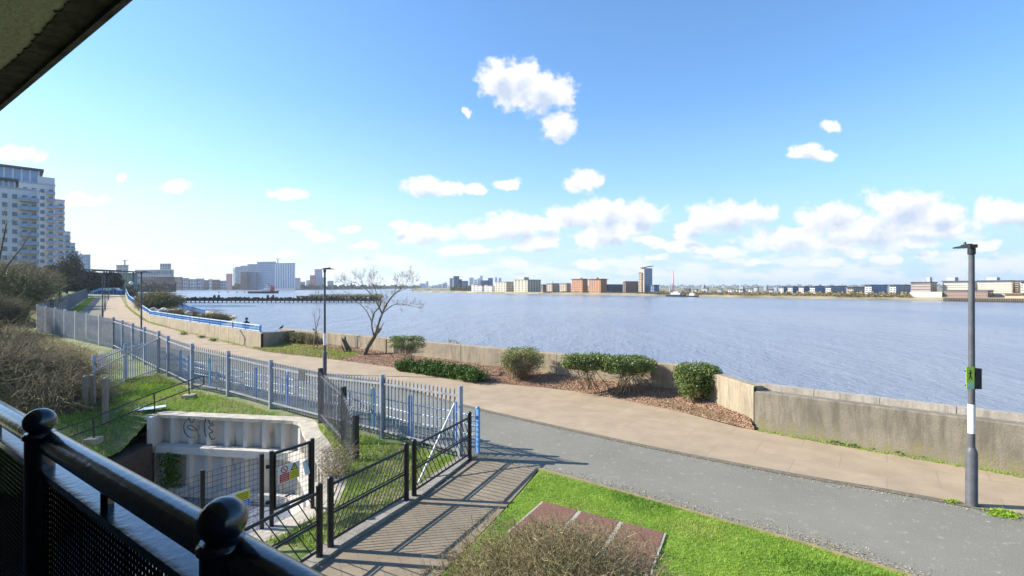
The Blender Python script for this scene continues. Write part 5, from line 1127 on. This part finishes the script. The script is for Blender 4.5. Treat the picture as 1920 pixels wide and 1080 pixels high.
# quay jetty on piles
t = thing('far_jetty', 'dark piled quay along the far bank at right', 'jetty', ((1771-CX)/F*farY(1771), farY(1771), -3))
a, b = Vector(((1771-CX)/F*farY(1771), farY(1771), -1.6)), Vector(((1960-CX)/F*farY(1960), farY(1960), -1.6)); mb = MB().bar(a+Vector((0, 0, .4)), b+Vector((0, 0, .4)), 3, .4); obj('deck', mb, TIMG, t)
mb = MB(); 
for k in range(60): p = a.lerp(b, k/59); p += Vector((-1.3, -1.0, 0)); obj('pile', MB().bar(p+Vector((0, 0, -1.8)), p+Vector((0, 0, .3)), .35, .35), TIMB, t)
# chimney / mast and industrial clutter
Y = farY(1262)+10; p = P(1262, 549, Y); obj('red_mast', MB().tube([p, P(1262, 507, Y)], [.8, .3], 10), mat('faded_red', (.62, .36, .36), .7), None, label='tall faded red mast tapering to a point right of the glazed tower', category='mast')
p = P(1256, 548, Y); obj('mast', MB().tube([p, P(1256, 530, Y)], [.4, .2], 6), W_GREY, None, label='thin grey mast just left of the faded red one', category='mast'); p = P(1036, 545, 460); obj('mast', MB().tube([p, P(1036, 527, 460)], [.35, .2], 6), W_DARK, None, label='thin dark mast among the small pale brick blocks', category='mast')
def boat(label, px, py, Y, ln, hull, sup, ang=0, group='boats on the river', h=1.6, sfrac=.4, mast=0, supx=.0):
    c = P(px, py, Y); c.z = -3; t = thing('boat', label, 'boat', c, group); u = Vector((math.cos(ang), math.sin(ang), 0)); v = Vector((-u.y, u.x, 0)); bw = ln*.14
    st = [(-.5, .8, .0), (-.4, 1, 0), (.25, 1, .0), (.42, .6, .12), (.5, .05, .3)]; mb = MB()
    for f, w_, rise in st:
        for s_, z in ((-1, -.3), (-1, 1), (1, 1), (1, -.3)):
            q = c+u*ln*f+v*bw*w_*s_*(1 if z > 0 else .7)+Vector((0, 0, (h+rise*h) if z > 0 else -.4)); mb.v.append(tuple(q))
    for i in range(len(st)-1):
        for k in range(4): mb.f.append((i*4+k, i*4+(k+1) % 4, i*4+4+(k+1) % 4, i*4+4+k)); mb.m.append(0); mb.sm.append(False)
    mb.f += [(3, 2, 1, 0), (16, 17, 18, 19)]; mb.m += [0, 0]; mb.sm += [False]*2
    obj('hull', mb, hull, t); q = c+u*ln*supx
    obj('cabin', MB().box((q.x, q.y, -3+h+h*.5), (ln*sfrac, bw*1.3, h), ang).box((q.x, q.y, -3+h*2+h*.25), (ln*sfrac*.55, bw*1.0, h*.55), ang), sup, t)
    if mast: obj('mast', MB().tube([(q.x, q.y, -3+h*2), (q.x, q.y, -3+h*2+mast)], .15, 5), sup, t)
    return t
HB = mat('dark_hull', (.04, .04, .05), .6); HR = mat('red_hull', (.5, .08, .06), .6)
s_ = boat('long dark work ship with white deckhouse and red crane beyond the jetty', 495, 549, 560, 34, HB, W_WHITE, 0, h=2.4, sfrac=.25, supx=.1, mast=7)
c = s_.location; obj('crane', MB().box((c.x+10, c.y, c.z+5.5), (3, 3, 6)).bar((c.x+10, c.y, c.z+8), (c.x+3, c.y, c.z+12), .6, .6), HR, s_)
boat('small dark moored boat, farthest left of the distant boats', 781, 545, 820, 13, HB, W_WHITE, .1, h=1.5); boat('white passenger boat, second of the distant boats', 802, 546, 800, 15, W_WHITE, W_WHITE, 0, h=1.8, sfrac=.7)
boat('red and white lightship-like vessel, third of the distant boats', 829, 547, 760, 12, HR, W_WHITE, 0, h=1.8, sfrac=.3, mast=3); boat('pair-shaped small dark barge near the far bank tip', 846, 548, 700, 8, HB, HB, 0, h=1.1)
boat('dark barge moored below the faded red mast', 1268, 555, 365, 16, HB, W_GREY, -.85, h=1.6, sfrac=.5, mast=5); boat('small work boat just right of the dark barge', 1298, 556, 355, 10, HB, W_WHITE, -.85, h=1.2, mast=3)
boat('grounded dark boat on the shore left of the cream blocks', 898, 549, 600, 10, HB, HB, -.3, h=1.4)
for k, px in enumerate((410, 427, 444, 459)):
    c = P(px, 548.5, 640); c.z = -3; t = thing('buoy', 'small dark mooring buoy in a row left of the work ship', 'buoy', c, 'row of mooring buoys'); obj('float', MB().lathe(c, [(.0001, -.3), (1.2, 0), (1.2, .6), (.4, .9), (.2, 1.4), (.0001, 1.5)], 10), HB, t)
for px, yt, Y in ((592, 546, 560), (597, 546, 560)):
    obj('mooring_pile', MB().tube([(P(px, 0, Y).x, Y, -4), (P(px, yt, Y).x, Y, P(px, yt, Y).z)], .35, 8), HB, None, label='slim mooring pile standing in the river left of the middle lamp', category='pile', group='mooring piles')
# near jetty
JY = 233
t = thing('jetty', 'long low dark timber jetty across the river view', 'jetty', (P(500, 0, JY).x, JY, -3))
xa, xb = P(322, 0, JY).x, P(712, 0, JY).x
obj('deck', MB().box(((xa+xb)/2, JY, -1.62), (xb-xa, 4, 1.35)), TIMB, t)
mb = MB(); random.seed(4)
for k in range(48):
    x = xa+(xb-xa)*k/47
    obj('pile', MB().tube([(x, JY-2.1, -4), (x, JY-2.1, -.75+random.uniform(0, .7))], .28, 6), TIMB, t)
mb = MB()
for k in range(90):
    x = random.uniform(xa, xb); mb.box((x, JY-1.5, -.75), (random.uniform(.3, 2.2), .6, random.uniform(.2, .7)))
obj('fender_timbers', mb, TIMB, t)
for px, l_ in ((402, 'left upright dolphin head on the jetty'), (410, 'dark dolphin head beside the left one on the jetty'), (502, 'single dark dolphin head midway along the jetty'), (512, 'squat dark block on the jetty right of the middle dolphin')):
    x = P(px, 0, JY).x; obj('mooring_bollard', MB().lathe((x, JY, -.92), [(.9, 0), (.7, .5), (.45, 1.1), (.6, 1.5), (.0001, 1.6)], 8), HB, None, label=l_, category='bollard', group='bollards on the jetty')
Y = 262; xa, xb = P(560, 0, Y).x, P(716, 0, Y).x
t = thing('jetty', 'weedy yellow-green disused jetty behind the dark one', 'jetty', ((xa+xb)/2, Y, -3)); YG = mat('weedy_yellow', (.38, .34, .14), .9, c2=(.22, .17, .09), sc_=.6, det=6)
obj('deck', MB().box(((xa+xb)/2, Y, -.75), (xb-xa, 4, .9)), YG, t)
for k in range(18): x = xa+(xb-xa)*k/17; obj('pile', MB().tube([(x, Y-2, -4), (x, Y-2, -.2)], .35, 6), TIMB, t)
c = np.column_stack([rng.uniform(xa+6, xb, 4000), Y+rng.uniform(-2, 2, 4000), -.3+rng.uniform(0, 1.1, 4000)*np.abs(np.sin(rng.uniform(0, 6, 4000)))]); obj('weeds', (leaves(c, .25), 4), mat('weed_leaf', (.30, .26, .10), .9, c2=(.50, .45, .20), island=True), t)
# left far cluster: flats beyond the river bend
DLf, DRf = (-.985, .17), (.17, .985)
def lf(label, x0, x1, yt, Y, **k): return bld(label, x0, x1, x1+1.2, yt, Y, DL=DLf, DR=DRf, zb=-1, **k)
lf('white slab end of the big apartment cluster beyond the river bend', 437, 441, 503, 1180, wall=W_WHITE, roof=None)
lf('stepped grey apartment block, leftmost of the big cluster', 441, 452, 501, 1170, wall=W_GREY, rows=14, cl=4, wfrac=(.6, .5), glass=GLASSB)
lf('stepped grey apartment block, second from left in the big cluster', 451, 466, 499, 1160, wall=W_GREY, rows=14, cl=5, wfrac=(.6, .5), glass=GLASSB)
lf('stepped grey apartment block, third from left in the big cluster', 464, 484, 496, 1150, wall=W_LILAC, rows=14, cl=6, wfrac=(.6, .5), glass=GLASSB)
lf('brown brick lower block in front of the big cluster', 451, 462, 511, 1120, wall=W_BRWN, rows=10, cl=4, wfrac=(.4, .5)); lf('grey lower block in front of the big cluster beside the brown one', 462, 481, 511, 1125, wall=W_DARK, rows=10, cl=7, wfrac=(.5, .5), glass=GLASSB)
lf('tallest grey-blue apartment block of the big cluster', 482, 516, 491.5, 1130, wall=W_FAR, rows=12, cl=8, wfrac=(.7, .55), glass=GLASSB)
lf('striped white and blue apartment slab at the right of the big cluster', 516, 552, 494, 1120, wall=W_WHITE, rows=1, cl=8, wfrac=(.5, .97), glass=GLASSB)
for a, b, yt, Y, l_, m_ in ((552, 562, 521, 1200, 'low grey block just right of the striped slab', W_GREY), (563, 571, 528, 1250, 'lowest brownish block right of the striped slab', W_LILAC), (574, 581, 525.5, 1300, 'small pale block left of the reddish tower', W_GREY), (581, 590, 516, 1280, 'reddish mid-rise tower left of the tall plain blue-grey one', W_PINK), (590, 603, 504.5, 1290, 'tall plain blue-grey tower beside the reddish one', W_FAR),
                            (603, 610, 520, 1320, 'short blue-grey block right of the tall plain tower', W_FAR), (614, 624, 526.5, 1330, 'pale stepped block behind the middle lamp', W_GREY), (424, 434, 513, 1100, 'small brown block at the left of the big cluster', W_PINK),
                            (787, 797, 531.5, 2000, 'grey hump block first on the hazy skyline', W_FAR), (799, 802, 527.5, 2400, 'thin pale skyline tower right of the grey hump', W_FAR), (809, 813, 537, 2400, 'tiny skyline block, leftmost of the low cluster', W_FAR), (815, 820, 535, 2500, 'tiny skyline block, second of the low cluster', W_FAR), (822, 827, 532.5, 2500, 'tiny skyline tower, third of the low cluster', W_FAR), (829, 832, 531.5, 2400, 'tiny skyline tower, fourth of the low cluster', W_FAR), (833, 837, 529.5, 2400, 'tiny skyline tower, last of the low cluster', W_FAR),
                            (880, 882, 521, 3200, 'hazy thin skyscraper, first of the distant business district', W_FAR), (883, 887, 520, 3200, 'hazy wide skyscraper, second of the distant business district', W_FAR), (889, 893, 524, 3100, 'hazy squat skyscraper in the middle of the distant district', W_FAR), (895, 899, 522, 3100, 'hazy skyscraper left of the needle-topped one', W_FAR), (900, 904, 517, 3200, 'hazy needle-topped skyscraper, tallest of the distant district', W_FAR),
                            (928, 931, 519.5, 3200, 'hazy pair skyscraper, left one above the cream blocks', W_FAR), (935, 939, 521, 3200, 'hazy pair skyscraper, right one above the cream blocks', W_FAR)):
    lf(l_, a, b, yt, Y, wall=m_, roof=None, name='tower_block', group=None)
for a, b, yt, Y, l_, m_ in ((843, 848, 522.5, 900, 'slim grey tower at the left of the dark tower group', W_GREY), (850, 860, 518.5, 880, 'tallest dark grey tower of the group on the far bank tip', W_DARK), (861, 865, 524.5, 890, 'narrow step right of the tallest dark tower', W_DARK), (866, 877, 527.5, 900, 'broad lower grey block right of the dark tower group', W_GREY),
                            (901, 915, 526.5, 1000, 'dark curved-roof hall behind the white riverside houses', W_DARK), (915, 923, 522, 1010, 'dark blue block rising right of the curved hall', W_BLUE)):
    lf(l_, a, b, yt, Y, wall=m_, rows=6, cl=3, glass=GLASSB, name='tower_block')
for a, b, yt, l_ in ((884, 888, 534, 'first narrow white riverside house left of the cream blocks'), (890, 895, 535, 'second narrow white riverside house left of the cream blocks'), (897, 903, 536, 'third white riverside house left of the cream blocks'), (908, 914, 535.5, 'fourth white riverside house, before the cream blocks'), (916, 922, 536.5, 'fifth white riverside house, next to the cream blocks')):
    fb(l_, a, b, b+3, yt, wall=W_WHITE, rows=3, cl=2, cr_=0, roof=ROOFT, name='riverside_house', cat='house', group='white riverside houses')
for a, b, yt, Y, l_, m_ in ((1283, 1292, 542, 420, 'flat dark shed right of the faded red mast', W_DARK), (1300, 1306, 543, 430, 'low grey shed on the low bank', W_GREY), (1318, 1326, 541, 420, 'thin-towered grey works on the low bank', W_GREY), (1345, 1352, 542, 420, 'small white house alone on the low bank', W_WHITE), (1363, 1372, 542, 400, 'white house left of the long white row', W_WHITE), (1375, 1392, 543, 390, 'long white row house on the low bank', W_WHITE), (1394, 1410, 542, 390, 'second long white row house on the low bank', W_WHITE),
                            (1412, 1420, 539, 520, 'grey block behind the long white rows', W_GREY), (1432, 1437, 536, 700, 'thin distant tower on the low bank', W_FAR), (1440, 1448, 543, 390, 'white cottage left of the terrace blocks', W_WHITE), (1450, 1457, 539, 520, 'pale blue distant block left of the terrace', W_FAR), (1317, 1319.5, 534, 600, 'slim grey tower on the low bank skyline', W_FAR), (1386, 1393, 537, 700, 'small hazy block above the white row', W_FAR)):
    fb_ = bld(l_, a, b, b+3, yt, Y+15, wall=m_, roof=ROOFD if m_ is not W_FAR else None, DL=(-.8, .6), DR=(.6, .8), name='low_building', rows=2 if m_ is W_WHITE else 0, cl=3)
# left side: land end of the path, visitor pavilion and houses
def lb(label, x0, x1, yt, Y, zb=-.5, **k): return bld(label, x0, x1, x1+1.5, yt, Y, zb=zb, DL=DLf, DR=DRf, **k)
lb('pale blue-grey tower right of the stepped flats', 147, 165, 478, 600, wall=W_FAR, rows=10, cl=4, glass=GLASSB); lb('left one of two small brown towers under the crane', 218, 227, 497.5, 900, wall=W_LILAC, rows=8, cl=3); lb('right one of two small brown towers under the crane', 230, 238, 497.5, 900, wall=W_LILAC, rows=8, cl=3)
lb('small lilac tower behind the long pale building', 300, 318, 495, 800, wall=W_LILAC, rows=8, cl=4); lb('long pale lilac building with a flat roof beyond the path', 253, 322, 506, 620, wall=W_LILAC, rows=4, cl=14, wfrac=(.6, .4), roof=W_WHITE)
lb('brown brick wing below the long pale building', 262, 324, 520, 560, wall=W_BRWN, rows=3, cl=12, wfrac=(.5, .3)); lb('teal glazed visitor pavilion at the end of the path', 203, 250, 513, 330, wall=GLASST, rows=4, cl=8, wfrac=(.85, .8), glass=GLASST, name='pavilion')
lb('dark flat-roofed block under the left canopy', 150, 200, 512, 340, wall=W_BRWN, rows=4, cl=8, name='pavilion')
t = thing('canopy_roof', 'thin dark flat canopy, left and higher of two over the pavilion', 'canopy', P(178, 538, 300)); obj('roof_slab', MB().bar(P(145, 504.5, 300), P(211, 507, 300), 14, .6), ROOFD, t); obj('column', MB().bar(P(150, 506, 300), P(150, 540, 300), .6, .6), W_DARK, t); obj('column', MB().bar(P(206, 508, 300), P(206, 540, 300), .6, .6), W_DARK, t)
t = thing('canopy_roof', 'thin dark flat canopy, right and lower of two over the pavilion', 'canopy', P(230, 538, 295)); obj('roof_slab', MB().bar(P(190, 508, 295), P(255, 509.5, 295), 14, .6), ROOFD, t); obj('column', MB().bar(P(195, 509, 295), P(195, 540, 295), .6, .6), W_DARK, t); obj('column', MB().bar(P(250, 510, 295), P(250, 540, 295), .6, .6), W_DARK, t)
obj('white_dome', MB().ball(P(246, 531, 260), 1.0, 16), WHITE, None, label='small round white dome in front of the teal pavilion', category='dome')
def crane(label, px, y0, y1, j0, j1, Y):
    t = thing('tower_crane', label, 'crane', P(px, y0, Y)); obj('mast', MB().bar(P(px, y0, Y), P(px, y1, Y), 1.6, 1.6), W_GREY, t); obj('jib', MB().bar(P(j0, y1, Y), P(j1, y1, Y), 1.1, 1.1), W_GREY, t)
crane('small tower crane above the two brown towers', 234, 497, 488, 229, 241, 900); crane('tower crane jib above the striped apartment slab', 521, 494, 485.5, 517, 527, 1120)
for a, b, yt, yl, l_, m_ in ((324, 340, 517, 541, 'brown terrace house row first right of the long pale building', W_BRWN), (340, 352, 519, 541, 'brown terrace house row second right of the long pale building', W_LILAC), (352, 368, 521, 541, 'pale long low warehouse among the houses', W_GREY), (368, 381, 520, 541, 'grey house row right of the pale warehouse', W_LILAC), (383, 391, 523, 541, 'brown cottage left of the white one', W_BRWN), (391, 396, 521, 541, 'tiny bright white house in the left bank row', W_WHITE), (397, 410, 522, 541, 'brown roofed house right of the tiny white one', W_BRWN), (410, 424, 524, 541, 'low grey house group before the big cluster', W_LILAC)):
    lb(l_, a, b, yt+3, 1000, wall=m_, roof=ROOFT, rows=3, cl=3, name='terrace_house', cat='house', group='houses on the left far bank')
# distant wooded strips
def wood(name, pts, Y0, h0, h1, n, m, ls, depth=30):
    q = []; pts = np.array(pts)
    for i in range(len(pts)-1):
        k = n//(len(pts)-1); f = rng.uniform(0, 1, k)[:, None]; Yv = rng.uniform(0, depth, k); px = pts[i][0]+(pts[i+1][0]-pts[i][0])*f[:, 0]; Yb = pts[i][1]+(pts[i+1][1]-pts[i][1])*f[:, 0]+Yv
        hh = h0+(h1-h0)*(.5+.3*np.sin(px*.31+i)+.2*np.sin(px*.9)); z = -1.2+rng.uniform(0, 1, k)**.7*hh
        q.append(np.column_stack([(px-CX)/F*Yb, Yb, z]))
    c = np.concatenate(q); return obj(name, (leaves(c, ls), 4), m, kind='stuff')
WD = mat('far_wood_leaf', (.10, .10, .06), .95, c2=(.20, .18, .11), island=True)
wood('far_trees', [(240, 1060), (330, 1115), (430, 1130), (560, 1210), (640, 1360), (720, 1720), (790, 2350)], 0, 6, 15, 26000, WD, 1.8)
wood('far_trees', [(845, 700), (884, 640), (925, 600)], 0, 3, 9, 6000, WD, .9)
wood('far_trees', [(1225, farY(1225)+8), (1300, farY(1300)+6), (1400, farY(1400)+6), (1500, farY(1500)+6), (1600, farY(1600)+5), (1710, farY(1710)+5)], 0, .8, 3.2, 22000, mat('scrub_leaf', (.22, .17, .08), .95, c2=(.34, .28, .14), island=True), .5, 12)
wood('far_trees', [(1018, farY(1018)+6), (1240, farY(1240)+5)], 0, .4, 1.8, 6000, WD, .5, 6)
wood('far_trees', [(150, 210), (200, 240), (258, 280)], 0, 3, 7, 7000, DARKT, .6, 40)
wood('far_trees', [(250, 500), (330, 560)], 0, 6, 12, 6000, DARKT, 1.2, 60)
wood('far_trees', [(700, 3600), (1000, 3400), (1300, 3000), (1700, 2600), (1950, 2400)], 0, 8, 22, 9000, WD, 5, 100)
# end of the path: blue gate, vehicles
t = thing('blue_gate', 'dark blue gate and fence closing the far end of the path', 'gate', (-112, 140, 2.1))
for k in range(9): p = P(172+k*7.4, 553, 142); obj('gate_panel', MB().box((p.x, p.y, 2.7), (1.05, .1, 1.5)), mat('navy_paint', (.03, .07, .22), .5), t); obj('post', MB().box((p.x-.58, p.y, 2.8), (.12, .15, 1.9)), BLUE, t)
obj('brace', MB().bar(P(171, 549, 141), P(190, 541, 141), .3, .5), BLUE, t)
def van(label, px, Y, ang, m_, ln=4.8, h=2.1, name='parked_van', cat='van'):
    z = 2.1; X = (px-CX)/F*Y; t = thing(name, label, cat, (X, Y, z)); u = Vector((math.cos(ang), math.sin(ang), 0)); v = Vector((0, 0, 1)); w_ = Vector((u.y, -u.x, 0)); o = Vector((X, Y, z))
    pr = [(-.5*ln, .35), (.5*ln, .35), (.5*ln, h*.5), (.42*ln, h*.58), (.26*ln, h), (-.48*ln, h), (-.5*ln, h*.9)]
    obj('body', MB().plate(o-u.cross(v)*.9, u, v, pr, 1.8), m_, t)
    obj('side_window', MB().plate(o+u.cross(v)*.9, u, v, [(.02*ln, h*.6), (.36*ln, h*.6), (.25*ln, h*.9), (.02*ln, h*.9)], .02), GLASS, t)
    for fx in (-.32, .32):
        c = o+u*ln*fx+u.cross(v)*.78; obj('wheel', MB().tube([c+Vector((0, 0, .34)), c+u.cross(v)*.16+Vector((0, 0, .34))], .34, 14), INK, t)
van('white parked van beyond the blue gate', 212, 152, .1, WHITE); van('small silver car right of the white van', 221, 156, .1, STEELR, 4.2, 1.45, 'parked_car', 'car'); van('dark blue car left of the white van', 203, 158, .1, W_BLUE, 4.2, 1.45, 'parked_car', 'car')
# tall stepped flats at left
def flat(label, x0, x1, yt, Y, rows, cols, bcols, roof=None):
    C = P(x1, HZ, Y); C.z = 2; l_ = Vector((-.69, -.72, 0)).normalized(); r_ = Vector((C.x, C.y, 0)).normalized(); n_ = -Vector((-l_.y, l_.x, 0))
    if n_.dot(r_) > 0: n_ = -n_
    k = (x0-CX)/F; wd = (k*C.y-C.x)/(l_.x-k*l_.y); zt = CAMZ+(HZ-yt)/F*Y; H_ = zt-2; sh_ = 2.9; cw = wd/cols; an = math.atan2(l_.y, l_.x)
    t = thing('tower_flats', label, 'apartment block', C, 'stepped blocks of tall flats')
    def bx(c, d, m_, nm): return obj(nm, MB().box(tuple(c), d, an), m_, t)
    bx(C+l_*wd/2-n_*7+Vector((0, 0, H_/2-1)), (wd, 14, H_+2), W_REND, 'wall')
    bx(C+l_*wd/2-n_*7+Vector((0, 0, H_+.3)), (wd+.4, 14.4, .5), W_GREY, 'parapet')
    bx(C+l_*.35+n_*.5+Vector((0, 0, H_/2)), (.5, 1.2, H_+.6), W_REND, 'fin')
    me = bpy.data.meshes.new('window'); mbw = MB().box((0, 0, 0), (cw*.5, .2, sh_*.5)); me.from_pydata(mbw.v, [], mbw.f); me.materials.append(GLASS)
    me2 = bpy.data.meshes.new('balcony'); mb2 = MB().box((0, 1.0, 0), (cw*1.0, 2.0, .28)); mb2.box((0, 1.95, .65), (cw, .06, .95), 0, 1).box((-cw*.5, 1, .65), (.06, 2, .95), 0, 1).box((cw*.5, 1, .65), (.06, 2, .95), 0, 1).box((cw*.25, .7, .8), (cw*.28, .9, 1.1), 0, 2)
    s_ = 1 if n_.dot(Vector((-l_.y, l_.x, 0))) > 0 else -1
    me2.from_pydata([(x, y*s_, z) for x, y, z in mb2.v], [], mb2.f); me2.polygons.foreach_set('material_index', mb2.m)
    for m_ in (W_TAN, GLASSB, W_DARK): me2.materials.append(m_)
    for i in range(rows):
        z = H_-sh_*(i+1)-.9
        if z < 1: break
        for j in range(cols):
            q = l_*cw*(j+.5)+Vector((0, 0, z))
            o = winobj('window', me, q+n_*.02+Vector((0, 0, sh_*.45)), t); o.rotation_euler.z = an
            if j in bcols: o = winobj('balcony', me2, q, t); o.rotation_euler.z = an
    if roof: # glazed penthouse under a thin dark roof
        f0, f1, hp, ov = roof; c0 = C+l_*wd*(f0+f1)/2-n_*7; L_ = wd*(f1-f0)
        bx(c0+Vector((0, 0, H_+hp/2+.5)), (L_, 11, hp), GLASSB, 'penthouse'); bx(c0+Vector((0, 0, H_+hp+.8)), (L_+ov, 15, .7), ROOFD, 'penthouse_roof')
        for k in range(7): bx(c0-l_*L_*(k/6-.5)+n_*5.55+Vector((0, 0, H_+hp/2+.5)), (.5, .2, hp), W_REND, 'mullion')
    return t, C, l_, n_, H_
flat('nearest pale block of the tall flats, cut by the left edge', -40, 73, 359, 163, 11, 6, (0, 1), (.42, .98, 2.2, 2))
t, C_, l_, n_, H_ = flat('tallest pale block of the flats with a glazed penthouse and dark roof', -30, 103, 349, 200, 11, 8, (0,), (.24, .98, 5.2, 3))
obj('stair_tower', MB().box(tuple(C_+l_*2.6-n_*4+Vector((0, 0, H_+1.3))), (5.2, 7, 4.2), math.atan2(l_.y, l_.x)), W_REND, t)
flat('third pale block of the stepped flats', 92, 121, 377, 237, 12, 2, (0, 1)); flat('fourth and lower block of the stepped flats', 108, 132, 436, 270, 10, 2, (0,)); flat('fifth small block of the stepped flats', 122, 141, 457, 300, 8, 2, (0,)); flat('farthest and smallest block of the stepped flats', 132, 147, 472, 330, 7, 2, (0,))

hz_m = bpy.data.materials.new('haze_air'); hz_m.use_nodes = True; hz_m.node_tree.nodes.clear()
ho = hz_m.node_tree.nodes.new('ShaderNodeOutputMaterial'); hv = hz_m.node_tree.nodes.new('ShaderNodeVolumePrincipled')
hv.inputs['Color'].default_value = (.82, .90, 1, 1); hv.inputs['Density'].default_value = .0001; hv.inputs['Anisotropy'].default_value = .2
hz_m.node_tree.links.new(hv.outputs[0], ho.inputs['Volume'])
hz = obj('haze', MB().box((0, 4000, 60), (32000, 24000, 140)), hz_m, kind='stuff')
